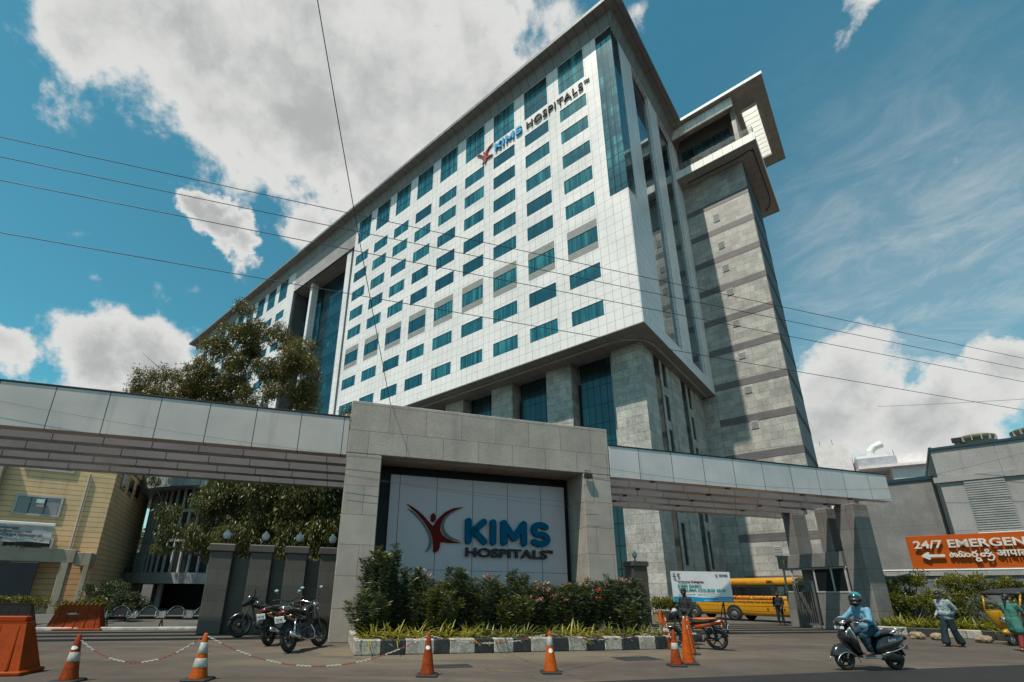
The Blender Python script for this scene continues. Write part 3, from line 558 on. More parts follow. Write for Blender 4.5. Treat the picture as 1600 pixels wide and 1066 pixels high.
for s in (12.6,16.4,20.6,23.5):
    for y in (.2,1.68,3.15,4.6): mb = MB(); mb.lathe([(.0,0),(.11,.0),(.11,.03),(0,.03)], (s+y*.2-.3,y,5.96), 10); mb.build('downlight', M['dark'], GT)
# sign on the gateway
GS = empty('gateway_sign', gp(1.665,1.37,.97), GR, 'large grey panel sign with blue letters and a maroon figure inside the granite frame', 'sign')
o_ = lambda x, z: (x-1.72, z-1.0)
mb = MB(Matrix.Translation((-1.72,-.9,-1.0))); mb.bbox(1.72,8.62,.75,.9,1.0,5.59,.01); P_ = mb.build('sign_panel', M['signpanel'], GS)
mb = MB(); mb.box(0,6.9,-.153,-.149,1.262,1.275); mb.build('panel_joint', M['dark'], GS)
mb = MB(Matrix.Translation((-1.72,-.9,-1.0))); kims(mb, 4.53, 3.195, .95, .60, .73, .985); mb.build('blue_letters', M['blue'], GS)
text('grey_letters', 'HOSPITALS', .43, M['greyl'], GS, TM(4.56-1.72,-.24,2.775-1.0), ext=.04, bold=.013, width=3.2)
text('trade_mark', 'TM', .17, M['greyl'], GS, TM(7.78-1.72,-.2,2.98-1.0), ext=.02, bold=.008)
logo(lambda X, Y: (2.34+(X-110)/510*2.14-1.72, 4.55-(Y-100-(X-110)*.035)*.00385-1.0), GS, M['maroon'], M['greyc'], -.16, .07)
GS.scale = (1.029,)*3
# floodlight above the sign
FL = empty('floodlight', gp(9.19,-.02,5.92), GR, 'small black floodlight hanging at the top right of the granite frame', 'floodlight')
mb = MB(); mb.bbox(-.16,.16,-.16,-.04,-.1,.08,.015); mb.build('lamp_housing', M['dark'], FL); mb = MB(); mb.tube([(-.13,-.1,.05),(-.12,-.06,.22),(0,.0,.26),(.12,-.06,.22),(.13,-.1,.05)], .012, 6); mb.build('bracket', M['dark'], FL)
# guard booth
BO = empty('guard_booth', gp(24.3,1.25,0), GR, 'small granite guard booth with slim white window frames under the right beam', 'guard booth')
def bb(name, m, *boxes, b=.015, parent=None):
    mb = MB(Matrix.Translation((-24.3,-1.25,0)))
    for x in boxes: mb.bbox(*x, b)
    return mb.build(name, m, parent or BO)
bb('plinth_wall', M['gbooth'], (24.32,25.9,1.93,3.76,0,1.78), (24.32,25.9,5.0,5.65,0,1.78), (25.36,25.9,1.3,1.93,0,1.78))
bb('parapet', M['gbooth'], (24.22,26.1,1.98,5.72,3.02,3.72)); bb('back_wall', M['gbooth'], (25.7,25.9,1.93,5.6,1.78,3.02)); bb('floor_slab', M['concrete'], (24.35,25.88,3.76,5.0,0,.12))
bb('window_frame', mat('grey_window_frame', (.36,.355,.34), .5), *[(24.32,24.4,y,y+.09,1.78,3.02) for y in (2.0,2.72,3.68,5.0,5.5)], (24.3,24.42,1.95,3.77,1.76,1.83), (24.3,24.42,5.0,5.62,1.76,1.83), (24.32,24.4,1.95,5.6,2.93,3.02), b=.006)
bb('window_pane', mat('dark_booth_glass', (.012,.014,.015), .12, var=0, fine=0), (24.34,24.37,2.09,2.72,1.83,2.93), (24.34,24.37,2.81,3.68,1.83,2.93), b=.003)
gt = MB(Matrix.Translation((-24.3,-1.25,0))); 
for k in range(10): y = 3.88+k*.12; gt.cyl((24.2,y,.2),(24.2,y,2.3),.014,seg=6)
for z in (.2,2.3): gt.box(24.17,24.23,3.78,4.98,z-.05,z+.05)
for y in (3.78,4.94): gt.box(24.17,24.23,y,y+.05,.15,2.35)
gt.build('barred_gate', mat('gate_metal', (.16,.15,.14), .5, metal=.4), BO)
LB = MB(); LB.ell((0,0,0), .07); LB.cyl((0,0,-.14),(0,0,-.05),.05); o = LB.build('beacon_light', mat('amber_plastic', (.55,.33,.02), .4)); o.location = gp(24.15,5.25,3.42); tag(o, 'small amber beacon light on the corner of the guard booth parapet', 'beacon')
# boundary piers with globe lamps
def pier(s, n, h, w=.76, label='', lamp=''):
    e = empty('gate_pier', gp(s, n, 0), GR, label, 'pier', 'stone piers topped by globe lamps')
    mb = MB(); mb.bbox(-w/2,w/2,-w/2,w/2,0,h-.28,.02); mb.build('pier_shaft', M['gdark'], e)
    mb = MB(); mb.bbox(-w/2-.07,w/2+.07,-w/2-.07,w/2+.07,h-.28,h,.03); mb.build('pier_cap', M['gdark'], e)
    l = empty('globe_lamp', gp(s, n, h), GR, lamp, 'lamp', 'white globe lamps on the piers')
    mb = MB(); mb.lathe([(.09,0),(.09,.03),(.035,.06),(.03,.16),(.075,.19),(.075,.21)], seg=12); mb.build('lamp_base', M['dark'], l, True)
    mb = MB(); mb.lathe([(.08,.2),(.13,.28),(.145,.37),(.12,.45),(.06,.49),(.045,.53),(.02,.56)], seg=16); mb.build('lamp_globe', mat('frosted_globe', (.62,.62,.65), .35), l, True)
nm = ['leftmost pier beside the metal bench', 'second pier from the left behind the parked motorcycles', 'third pier from the left above the motorcycle mirrors', 'pier touching the left side of the granite frame']
for i, s in enumerate((-4.12,-2.75,-1.5,-.25)): pier(s+.05, 3.95, 3.12, .76, 'dark granite '+nm[i], 'white globe lamp on the '+nm[i])
pier(15.7, 6.9, 3.25, .85, 'dark granite pier right of the pink flowered bushes', 'white globe lamp on the pier right of the granite frame')
BW = MB(g_); BW.bbox(-3.75,.0,4.0,4.3,0,2.62,.02); tag(BW.build('boundary_wall', M['gdark']), 'dark granite wall panels filling the gaps between the left piers', 'wall')
# ================================================================== left: yellow building
def frame_at(x, y, az): return Matrix.Translation((x, y, 0)) @ Matrix.Rotation(R(az), 4, 'Z')
M['yellow'] = mat('yellow_grooved_plaster', (.70,.46,.25), .8, var=.1, scale=.8, fine=.06, tiles=(60,.335,.018,(.24,.17,.09),(.72,.475,.26),0), streak=.2)
M['cream'] = mat('grey_cream_plaster', (.34,.285,.22), .85, var=.12, scale=1, streak=.35)
YB = empty('yellow_building', (-25.2, 32.8, 0), R(29), 'yellow grooved plaster building with two grey framed windows at the far left', 'building')
d2 = (cos(R(86)), sin(R(86)))         # far side direction in the building's own frame
def YP(s, t): return (s+d2[0]*t, d2[1]*t)
def mbprism(name, poly, z0, z1, m, par): mb = MB(); mb.prism(poly, 'z', z0, z1); return mb.build(name, m, par)
mbprism('wall', [(-14,0),(0,0),YP(0,13.3),(-12.4,13.2)], 0, 10.1, M['yellow'], YB)
mbprism('parapet', [(-14.1,-.12),(.12,-.12),(d2[0]*13.5+.14,d2[1]*13.5),(-12.4,13.5)], 10.1, 11.0, M['cream'], YB)
mb = MB(); mb.bbox(-14.3,-5.75,-.6,-.02,0,10.1,.03); mb.build('plaster_bay', M['cream'], YB)
def ywin(x0, x1, z0, z1, ac=False):
    mb = MB(); b = .13
    for q in ((x0-b,x1+b,z0-b,z0),(x0-b,x1+b,z1,z1+b),(x0-b,x0,z0,z1),(x1,x1+b,z0,z1)): mb.box(q[0],q[1],-.09,.0,q[2],q[3])
    w = mb.build('window', M['louvre'], YB); mb = MB(); mb.box(x0,x1,-.03,-.01,z0,z1); mb.build('window_pane', M['dkglass'], w)
    mb = MB(); L = x1-x0
    for q in (.3,.66): mb.box(x0+L*q-.025,x0+L*q+.025,-.06,-.031,z0,z1)
    mb.build('window_frame', M['frame'], w)
    if ac: mb = MB(); mb.box(x0+L*.66+.03,x1-.05,-.05,-.032,z0+.03,z1-.03); mb.build('window_board', mat('grey_board', (.28,.26,.27), .6), w)
    return w
ywin(-4.75,-2.6,5.98,7.05,True); ywin(-4.8,-2.45,8.95,10.0); ywin(-4.8,-2.5,3.0,4.4)
fan = MB(); fan.box(-3.75,-3.35,-.35,-.1,6.65,6.9); fan.prism([(-.35,6.65),(-.1,6.65),(-.1,6.45)], 'x', -3.75, -3.35); fan.build('exhaust_hood', M['steel'], YB)
for t in (1.6, 4.2, 6.8):
    T = Matrix.Translation((d2[0]*t, d2[1]*t, 0)) @ Matrix.Rotation(R(86), 4, 'Z')
    mb = MB(T); mb.box(0,1.35,-.05,.02,8.6,9.7); w = mb.build('side_window', M['dkglass'], YB)
    mb = MB(T); mb.box(-.1,1.45,-.1,-.051,8.45,8.6); mb.build('window_sill', M['cream'], w)
T = Matrix.Translation((d2[0]*9.6, d2[1]*9.6, 0)) @ Matrix.Rotation(R(86), 4, 'Z')
mb = MB(T); mb.bbox(0,1.1,-.4,-.02,2.1,3.2,.02); mb.build('electric_box', M['dark'], YB)
mb = MB(); mb.tube([(-1.45,-.09,3.9),(-1.45,-.09,8.9)], .06, 8); mb.build('drain_pipe', M['louvre'], YB)
mb = MB(T); mb.bbox(3.2,3.8,-.3,-.02,0,4.6,.03); mb.build('corner_post', M['louvre'], YB)
AN = empty('gate_annex', (-25.2, 32.8, 0), R(29), 'low grey plaster annex with a flat parapet in front of the yellow building', 'building')
mb = MB(); mb.bbox(-14,-.75,-2.0,-.65,2.95,3.75,.02); mb.bbox(-1.35,-.95,-2.0,-1.6,0,2.95,.02); mb.bbox(-14,-11,-2.0,-1.7,0,2.95,.02); mb.build('annex_wall', M['cream'], AN)
mb = MB(); mb.bbox(-.75,.05,-1.9,-.02,2.8,3.6,.02); mb.bbox(-.2,.05,-1.9,-1.65,0,2.8,.02); mb.build('side_parapet', M['cream'], AN)
mb = MB(); mb.box(-13,-1.0,-.9,-.65,0,2.95); mb.build('inner_wall', M['yellow'], AN)
mb = MB(); mb.bbox(-11.0,-2.35,-2.1,-2.01,.55,2.9,.01); o = mb.build('blank_board', mat('navy_board', (.006,.010,.017), .4)); o.matrix_world = frame_at(-25.2, 32.8, 29); tag(o, 'blank dark navy board fixed to the low annex at the left edge', 'board')
BN = empty('course_banner', (-25.2, 32.8, 0), R(29), 'creased white banner listing healthcare courses above the navy board', 'banner', )
mb = MB(); Nx, Nz = 26, 8; random.seed(3)
pts = [[(-9+6.9*i/Nx, -2.25+.012*sin(i*1.3+j)+.01*sin(i*.7+j*2), 4.05+.95*j/Nz+.03*sin(i*.9)) for i in range(Nx+1)] for j in range(Nz+1)]
flat = sum(pts, []); n1_ = len(flat); flat2 = [(x, y+.01, z) for x, y, z in flat]; W1 = Nx+1
mb.add(flat+flat2, [(j*W1+i, j*W1+i+1, (j+1)*W1+i+1, (j+1)*W1+i) for j in range(Nz) for i in range(Nx)]+[(n1_+j*W1+i, n1_+(j+1)*W1+i, n1_+(j+1)*W1+i+1, n1_+j*W1+i+1) for j in range(Nz) for i in range(Nx)])
mb.build('banner_cloth', mat('dusty_white_vinyl', (.46,.44,.42), .85, var=.1, scale=2.5, spec=.1), BN, True)
for i, (s_, x) in enumerate((('lege of Physiotherapy', -3.7), ('lege of Paramedical Courses', -3.05), ('Diploma in Healthcare Courses of', -2.55), ('dha University', -4.3))):
    text('banner_text', s_, .245, mat('navy_print', (.02,.05,.10), .6), BN, TM(x,-2.285,4.78-.2*i), ext=.004, bold=.004, align='RIGHT')
mb = MB(); mb.bbox(-9,-2.05,-2.3,-2.16,5.05,5.22,.02)
mb.build('banner_roll', M['white'], BN); mb = MB()
for x in (-8,-6.4,-5.2,-4.9,-3.4): mb.cyl((x,-2.1,3.7),(x,-2.1,5.2),.03,seg=6)
mb.tube([(-9,-2.1,4.1),(-2.2,-2.1,4.1)], .03, 6); mb.build('banner_stand', M['dark'], BN)
# curved glass porch building
CB = empty('curved_building', (-20.5, 51, 0), 0, 'curved glass building with white vertical fins and a sweeping roof behind the weeping trees', 'building')
def ringseg(mb, r0, r1, z0, z1, a0, a1, n, z0b=None, z1b=None):
    vs = []
    for i in range(n+1):
        a = R(a0+(a1-a0)*i/n)
        for (r, z) in ((r0,z0),(r1,z0b if z0b is not None else z0),(r1,z1b if z1b is not None else z1),(r0,z1)): vs.append((r*cos(a), r*sin(a), z))
    fs = []
    for i in range(n): a = i*4; fs += [(a,a+1,a+5,a+4),(a+1,a+2,a+6,a+5),(a+2,a+3,a+7,a+6),(a+3,a,a+4,a+7)]
    mb.add(vs, fs+[(3,2,1,0),(n*4,n*4+1,n*4+2,n*4+3)])
mb = MB(); ringseg(mb, 0.5, 13.6, 10.2, 10.6, 120, 330, 48, 9.4, 11.0); mb.build('curved_roof', mat('porch_roof_panel', (.34,.38,.41), .4, metal=.3, tiles=(1.5,1.5,.02,(.1,.1,.1),(.36,.4,.43),0)), CB)
mb = MB(); ringseg(mb, .5, 11.6, 2.7, 9.9, 120, 330, 48); mb.build('curved_glazing', mat('dark_porch_glass', (.018,.02,.022), .3), CB)
fin = MB(); fin.bbox(11.6,11.78,-.075,.075,2.7,9.7,.01)
for z in (5.2,7.6): fin.box(11.62,11.74,-.43,.43,z,z+.26)
f0 = fin.build('vertical_fin', mat('pale_fin', (.42,.42,.43), .5), CB); KIDS[CB.name].remove(f0)
for k in range(38):
    a = R(138+k*4.3)
    if k == 0: f0.rotation_euler = (0,0,a)
    else: copy_tree(f0, rz=a)
mb = MB(); ringseg(mb, .5, 13.0, 1.9, 2.7, 120, 330, 48); mb.build('porch_slab', mat('porch_slab', (.27,.275,.28), .5, streak=.3), CB)
mb = MB(); ringseg(mb, .5, 10.2, 0, 1.9, 120, 330, 48); mb.build('porch_base', M['voiddark'], CB)
for k in range(7):
    mb = MB(); a = R(150+k*24); mb.cyl((11.6*cos(a),11.6*sin(a),0),(11.6*cos(a),11.6*sin(a),1.9),.22); mb.build('porch_column', M['louvre'], CB)
# ================================================================== right: grey emergency building
GB = empty('emergency_building', HO, HR, 'grey plaster building with blue parapet trim and ribbed shutters behind the orange sign', 'building')
pl = mat('grey_textured_plaster', (.28,.262,.254), .85, var=.12, scale=.7, fine=.12, fscale=14, tiles=(3.2,2.9,.012,(.15,.15,.15),(.30,.28,.27),0,.4,.3), streak=.25)
M['trim'] = mat('teal_blue_trim', (.006,.03,.045), .5)
mb = MB(); mb.box(15.95,34,4.0,24,0,10.62); mb.build('front_block', pl, GB); mb = MB(); mb.box(15.93,34.02,3.9,4.0,10.62,10.78); mb.box(15.9,16.05,4.0,24,10.62,10.86); mb.build('blue_parapet_trim', M['trim'], GB)
mb = MB(); mb.box(15.7,34,3.86,4.02,8.5,8.85); mb.build('string_course', pl, GB); mb = MB(); mb.box(11.5,15.95,8.0,24,0,9.5); mb.build('rear_block', mat('dark_grey_plaster', (.19,.18,.175), .85, var=.2, scale=.8, fine=.15, fscale=14, tiles=(8,3.2,.012,(.12,.12,.12),(.20,.19,.185),0), streak=.3), GB)
mb = MB(); mb.box(11.4,15.94,7.9,8.0,9.5,9.75); mb.build('blue_parapet_trim', M['trim'], GB)
for x in (17.0,20.3,23.6):
    mb = MB(); mb.box(x,x+1.75,3.93,4.0,5.35,8.45)
    for k in range(22): zz = 5.38+k*.14; mb.box(x,x+1.75,3.88,3.93,zz,zz+.07)
    mb.build('ribbed_shutter', mat('shutter_grey', (.32,.30,.29), .6), GB)
    mb = MB(); mb.box(x-.05,x+1.8,3.84,4.0,5.2,5.34); mb.build('shutter_sill', M['white'], GB)
mb = MB(); mb.tube([(15.8,6.2,0),(15.8,6.2,9.4)], .09, 8); mb.tube([(15.8,6.6,0),(15.8,6.6,9.4)], .06, 8); mb.build('drain_pipes', M['dark'], GB)
for i, (x, lab) in enumerate(((18.2,'left'),(20.7,'middle'),(23.3,'right'))):
    e = empty('roof_ventilator', hp(x, 4.9, 10.66), HR, f'round olive roof ventilator on the grey building roof, {lab} one of the row', 'ventilator', 'round roof ventilators')
    mb = MB(); mb.lathe([(.75,0),(.75,.35),(.95,.5),(.98,.62),(.8,.72),(.3,.78)], seg=24); mb.build('ventilator_cowl', mat('olive_metal', (.22,.20,.13), .55, vary=.1), e)
    mb = MB()
    for k in range(14): a = 2*PI*k/14; mb.box(.72,.99,-.02,.02,.3,.62, T=Matrix.Rotation(a, 4, 'Z'))
    mb.build('ventilator_ribs', M['louvre'], e)
e = empty('roof_floodlight', hp(17.3, 4.2, 10.86), HR, 'small black floodlight on the roof edge beside the leftmost ventilator', 'floodlight'); mb = MB(); mb.bbox(-.22,.22,-.12,.02,.1,.42,.02); mb.build('lamp_housing', M['dark'], e); mb = MB(); mb.box(-.03,.03,-.02,.04,0,.12); mb.build('bracket', M['dark'], e)
# low wall + emergency sign
LW = empty('low_wall', hp(13.3,-4.0,0), HR, 'low grey boundary wall with a white capping line below the orange emergency sign', 'wall')
mb = MB(); mb.bbox(-1.6,20,0,.3,0,2.6,.02); mb.build('wall', mat('blue_grey_plaster', (.14,.155,.165), .85, var=.12, fine=.12, fscale=14, streak=.2), LW); mb = MB(); mb.bbox(-1.7,20,-.08,.38,2.6,2.86,.02); mb.build('wall_coping', pl, LW); mb = MB(); mb.bbox(-1.7,20,-.1,.4,2.865,2.93,.01); mb.build('white_capping', M['white'], LW)
ES = empty('emergency_sign', hp(13.52,-4.02,2.95), HR, 'long orange sign reading 24/7 EMERGENCY with Telugu, Hindi and a left arrow', 'sign')
mb = MB(); mb.bbox(0,9.5,0,.14,0,1.62,.01); mb.build('sign_board', mat('orange_sheet', (.40,.068,.002), .6, var=.05, spec=.2), ES)
wl = mat('white_acrylic', (.55,.54,.49), .4)
text('letters', '24/7 EMERGENCY', .52, wl, ES, TM(.24,-.12,1.0), ext=.035, bold=.012, width=4.75)
try: text('hindi_letters', 'आपातकालीन', .42, wl, ES, TM(3.08,-.12,.53), ext=.03, bold=.010)
except Exception as ex: print('hindi', ex)
mb = MB(); stroke(mb, [(.55,.62),(1.25,.62)], .13, -.15, -.09); stroke(mb, [(.70,.75),(.50,.62),(.70,.49)], .11, -.148, -.088); mb.build('arrow', wl, ES)
tel = MB(Matrix.Translation((-.18,0,.06)) ); tw_ = .052          # Telugu word drawn as rounded strokes
def tl(*L):
    for p in L: stroke(tel, p, tw_, -.15, -.09, step=.0004)
B0 = .48
tl(arc(1.72,B0+.08,.06,.07,60,300,8), arc(1.84,B0+.08,.08,.09,180,-60,8)+[(1.72,B0+.22)])                                              # e
tl(arc(2.03,B0+.08,.06,.07,0,360,12), [(2.09,B0+.06),(2.14,B0),(2.20,B0+.06),(2.20,B0+.16)], arc(2.29,B0+.08,.08,.08,170,-130,8), [(2.0,B0+.2),(2.06,B0+.26),(2.14,B0+.2)])   # ma
tl(arc(2.52,B0+.08,.09,.09,0,360,14), [(2.48,B0+.22),(2.53,B0+.17),(2.62,B0+.26)], arc(2.60,B0-.16,.07,.06,80,330,8), [(2.56,B0-.05),(2.66,B0-.1),(2.7,B0-.2)])   # rja
tl(arc(2.80,B0+.07,.07,.07,20,330,10), [(2.87,B0+.1),(2.95,B0+.2)], arc(2.97,B0+.26,.06,.05,-60,200,8), arc(2.97,B0+.06,.06,.07,120,-120,8))   # n
tl(arc(3.10,B0-.02,.05,.09,100,-60,8), arc(3.02,B0-.14,.09,.05,0,-170,7), [(3.04,B0+.1),(3.1,B0+.16)])   # si
tel.build('telugu_letters', wl, ES)
# kerb at right, painted
def painted_kerb(e, x0, x1, y, seg, h, w, start=0, segs=None):
    k = start; x = x0; mk = mat('kerb_black_paint', (.022,.024,.026), .6, var=.35, scale=5, fine=.3, fscale=20); mw = mat('kerb_white_paint', (.33,.30,.26), .75, var=.28, scale=5, fine=.18, fscale=20, streak=.4)
    i = 0
    while x < x1-.05:
        L = segs[i] if segs and i < len(segs) else seg
        mb = MB(); mb.bbox(x+.005, min(x+L, x1)-.005, y, y+w, 0, h, .025); mb.build('kerb_block', (mw if k % 2 == 0 else mk), e); x += L; k += 1; i += 1
KR = empty('right_kerb', hp(11.6,-8.0,0), HR+R(-2), 'black and white painted kerb stones in front of the yellow green hedge', 'kerb'); painted_kerb(KR, 0, 13, -.4, 1.15, .34, .3, 0)
mb = MB(); mb.add([(0,-.1,.3),(13,-.1,.3),(13,3.9,.3),(0,3.9,.3)], [(0,1,2,3)]); mb.build('soil_bed', mat('soil', (.045,.035,.025), .95, var=.3), KR)
PK = empty('planter_kerb', gp(.62,-3.26,0), R(16.4), 'long black and white painted planter kerb in front of the oleander bushes', 'kerb')
painted_kerb(PK, 0, 9.1, 0, .57, .36, .32, 0, [.66,.62,.75,.4,.7,.52,.57,.5]); mb = MB(); mb.bbox(0,.2,.33,3.2,0,.36,.02); mb.bbox(8.92,9.12,.33,3.2,0,.36,.02); mb.build('side_kerb', mat('kerb_side', (.35,.33,.3), .8, var=.25, scale=4), PK)
mb = MB(); mb.add([(.2,.3,.31),(8.9,.3,.31),(8.9,3.2,.31),(.2,3.2,.31)], [(0,1,2,3)]); mb.build('soil_bed', mat('planter_soil', (.05,.038,.028), .95, var=.3), PK)
for i, (px_, py_, r, lab) in enumerate(((17.75,20.55,.26,'pale angular rock behind the walking man'),(18.15,20.15,.23,'squarish rock beside the pale one near the walking man'),(19.0,19.15,.28,'flat brown rock beside the rickshaw front wheel'))):
    bm = bmesh.new(); bmesh.ops.create_icosphere(bm, subdivisions=2, radius=r); rr = random.Random(i+5)
    for v in bm.verts: v.co *= rr.uniform(.82,1.15); v.co.z = max(v.co.z*.62, -.12)
    me = bpy.data.meshes.new('rock'); bm.to_mesh(me); bm.free(); o = link('rock', me, None, mat('sandstone_rock', (.26,.19,.12), .9, var=.2, scale=3, bump=.3)); o.location = (px_, py_, .12); tag(o, lab, 'rock', 'rocks by the right kerb')
# far white building
FW = empty('distant_building', (83, 100, -.65), R(-30), 'pale white stepped building far off between the tower and the emergency building', 'building')
FW.scale = (1.43,)*3
wp = mat('white_washed_plaster', (.72,.66,.66), .8, var=.08, streak=.2); wd = mat('lilac_shade_plaster', (.42,.42,.47), .8)
for q in ((-8,-.5,0,10,0,24.2),(-.5,9.2,1,10,0,22.0),(3.5,8.6,-1.4,1,0,20.2)): mb = MB(); mb.box(*q); mb.build('wall', wp, FW)
mb = MB(); mb.box(-.3,4.3,-2.0,1,20.0,21.2); mb.build('balcony', wd, FW); mb = MB(); mb.box(-.3,8.7,-2.2,1,19.6,19.95); mb.build('slab', wp, FW)
mb = MB(); mb.tube([(1.6,-1,21.2),(1.7,-1,22.3),(2.2,-1,22.9),(3.2,-1,23.3)], [.5,.5,.5,.55], 12); mb.box(-.2,3.5,-1.5,.5,21.2,21.7); mb.build('air_duct', M['white'], FW)
mb = MB()
for x in (-7.5,-6.6,-4,-2.4,4.6): mb.cyl((x,.3,20),(x,.3,25.2 if x<0 else 22.6),.03,seg=5)
mb.build('roof_rods', M['dark'], FW)
# right far edge filler: distant skyline left
for i, (x, y, w, d, h, az, lab) in enumerate(((-60,75,18,10,9,20,'low grey building seen far between the yellow building and the porch'),)):
    e = empty('distant_house', (x, y, 0), R(az), lab, 'building'); mb = MB(); mb.box(-w/2,w/2,0,d,0,h); mb.build('wall', wp, e); mb = MB()
    for k in range(5): mb.box(-w/2+1+k*3.4,-w/2+3+k*3.4,-.05,.02,h*.45,h*.75)
    mb.build('windows', M['dkglass'], e)
# ================================================================== vegetation
LM = dict(ole=leafmat('oleander_leaf', (.020,.032,.012), (.050,.066,.027), (.13,.15,.075), .2), oleb=leafmat('bright_oleander_leaf', (.05,.065,.012), (.10,.11,.018), (.13,.135,.025), .28),
    flo=leafmat('pink_petal', (.62,.20,.26), (.70,.36,.38), (.72,.30,.32), .3), flr=leafmat('red_petal', (.55,.06,.07), (.60,.12,.12), None, .3), var=leafmat('variegated_leaf', (.20,.20,.03), (.28,.24,.035), (.34,.28,.045), .3), vard=leafmat('dull_variegated_leaf', (.10,.12,.025), (.19,.18,.04), (.25,.21,.05), .3),
    tree=leafmat('dusty_tree_leaf', (.055,.055,.015), (.12,.105,.022), (.24,.19,.04), .22, .5), weep=leafmat('weeping_tree_leaf', (.020,.032,.008), (.070,.082,.014), (.20,.19,.03), .25, .7),
    shrub=leafmat('shrub_leaf', (.06,.075,.012), (.15,.15,.02), (.20,.19,.03), .3), palm=leafmat('palm_leaf', (.055,.07,.028), (.09,.11,.04), None, .25), hedge=leafmat('hedge_leaf', (.12,.14,.02), (.26,.26,.035), (.33,.31,.05), .3), far=leafmat('far_leaf', (.10,.11,.07), (.14,.15,.09), None, .2))
bark = mat('bark', (.15,.12,.09), .9, var=.3, scale=4); barkd = mat('dark_stem', (.07,.06,.045), .9, var=.3, scale=5)
def unit(n): v = RNG.normal(size=(n, 3)); return v/np.linalg.norm(v, axis=1, keepdims=True)
def oleander(x, y, h, w, label, nst=42, bright=0., flowers=0, red=False, seed=0, low=.22):
    global RNG; RNG = np.random.default_rng(100+seed); rr = random.Random(seed)
    e = empty('oleander_bush', (x, y, .3), 0, label, 'bush', 'oleander bushes in the planter'); st = MB(); P = []; D = []; L = []; PB = []; DB = []; FP = []
    for k in range(nst):
        a = rr.uniform(0, 2*PI); q = rr.random()**.5; top = (w*.5*q*cos(a), w*.36*q*sin(a), h*(1-.28*q*q)*rr.uniform(.72, 1.0)); b0 = (top[0]*.35, top[1]*.35, 0)
        n = 9; path = [tuple(b0[i]+(top[i]-b0[i])*t+(.05*sin(t*5+k+i) if i < 2 else 0) for i in range(3)) for t in [j/n for j in range(n+1)]]
        st.tube([path[0], path[3], path[6], path[9]], [.014,.011,.008,.004], 4, False)
        nw_ = max(6, int(h*16)); isb = rr.random() < bright
        for j in range(nw_):
            t = low+(1-low)*(j/(nw_-1))**.85; i0 = min(int(t*n), n-1); f = t*n-i0; p = np.array(path[i0])*(1-f)+np.array(path[i0+1])*f
            for m_ in range(4 if t < .95 else 7):
                b = rr.uniform(0, 2*PI); up = rr.uniform(.25, 1.1) if t > .9 else rr.uniform(-.1, .8); d = (cos(b), sin(b), up)
                (PB if isb else P).append(p+RNG.normal(size=3)*.015); (DB if isb else D).append(d)
        if flowers and rr.random() < flowers: FP.append(path[-1])
    st.build('stems', barkd, e)
    if P: leafy('foliage', P, D, RNG.uniform(.14,.22,len(P)), .030, LM['ole'], e, .12)
    if PB: leafy('bright_foliage', PB, DB, RNG.uniform(.13,.20,len(PB)), .034, LM['oleb'], e, .12)
    if FP:
        FP = np.repeat(np.array(FP), 22, axis=0)+RNG.normal(size=(len(FP)*22, 3))*np.array([.045,.045,.03])+np.array([0,0,.05]); leafy('flowers', FP, unit(len(FP)), .05, .045, LM['flr' if red else 'flo'], e)
    return e
ol = [(.95,-2.2,1.55,.9,'short leafy oleander spilling over the left end of the planter',26,.25,0,False),
      (1.35,-1.5,2.72,.95,'tallest oleander with a few pink flowers against the left granite pillar',34,0,.16,False),
      (2.25,-1.3,1.95,1.25,'dense dark oleander with pale pink tips right of the tallest one',46,0,.2,False),
      (3.05,-1.9,1.45,.95,'low bright green oleander below the maroon figure',34,.75,0,False),
      (3.7,-1.2,2.2,1.1,'oleander reaching the foot of the maroon figure',44,0,.07,False),
      (4.6,-1.3,2.05,1.2,'oleander with pale pink flowers under the letter K',46,.1,.2,False),
      (5.4,-1.7,1.6,1.0,'yellow green mottled oleander below the letter I',38,.45,0,False),
      (5.75,-1.0,2.25,.8,'slender oleander with bare upright shoots under the letter M',28,0,.0,False),
      (6.55,-1.3,2.05,1.25,'oleander crowned with many pink flowers under the letter S',58,.05,.95,False),
      (7.6,-1.4,1.85,1.05,'oleander with thin orange pink blooms right of the pink crowned one',44,.15,.3,False),
      (8.35,-1.1,2.05,1.0,'oleander with red flowers in front of the right granite pillar',46,.1,.75,True),
      (9.15,-1.2,1.95,1.0,'grey green oleander between the red and the last pink one',42,.05,.2,False),
      (9.55,-1.9,1.35,.8,'small dark oleander low at the right end of the planter',30,.0,.0,False),
      (10.1,-.9,2.2,1.15,'last oleander on the right with pink flowers beside the dark pier',50,0,.5,False)]
for i, (s, n, h, w, lab, ns, br, fl, red) in enumerate(ol):
    x, y, _ = gp(s, n); oleander(x, y, h*(1.06 if i == 1 else random.Random(i*7+1).uniform(.80,1.02)), w*1.25, lab, int(ns*1.15), min(1, br+.12), fl*.3, red, i, .1)
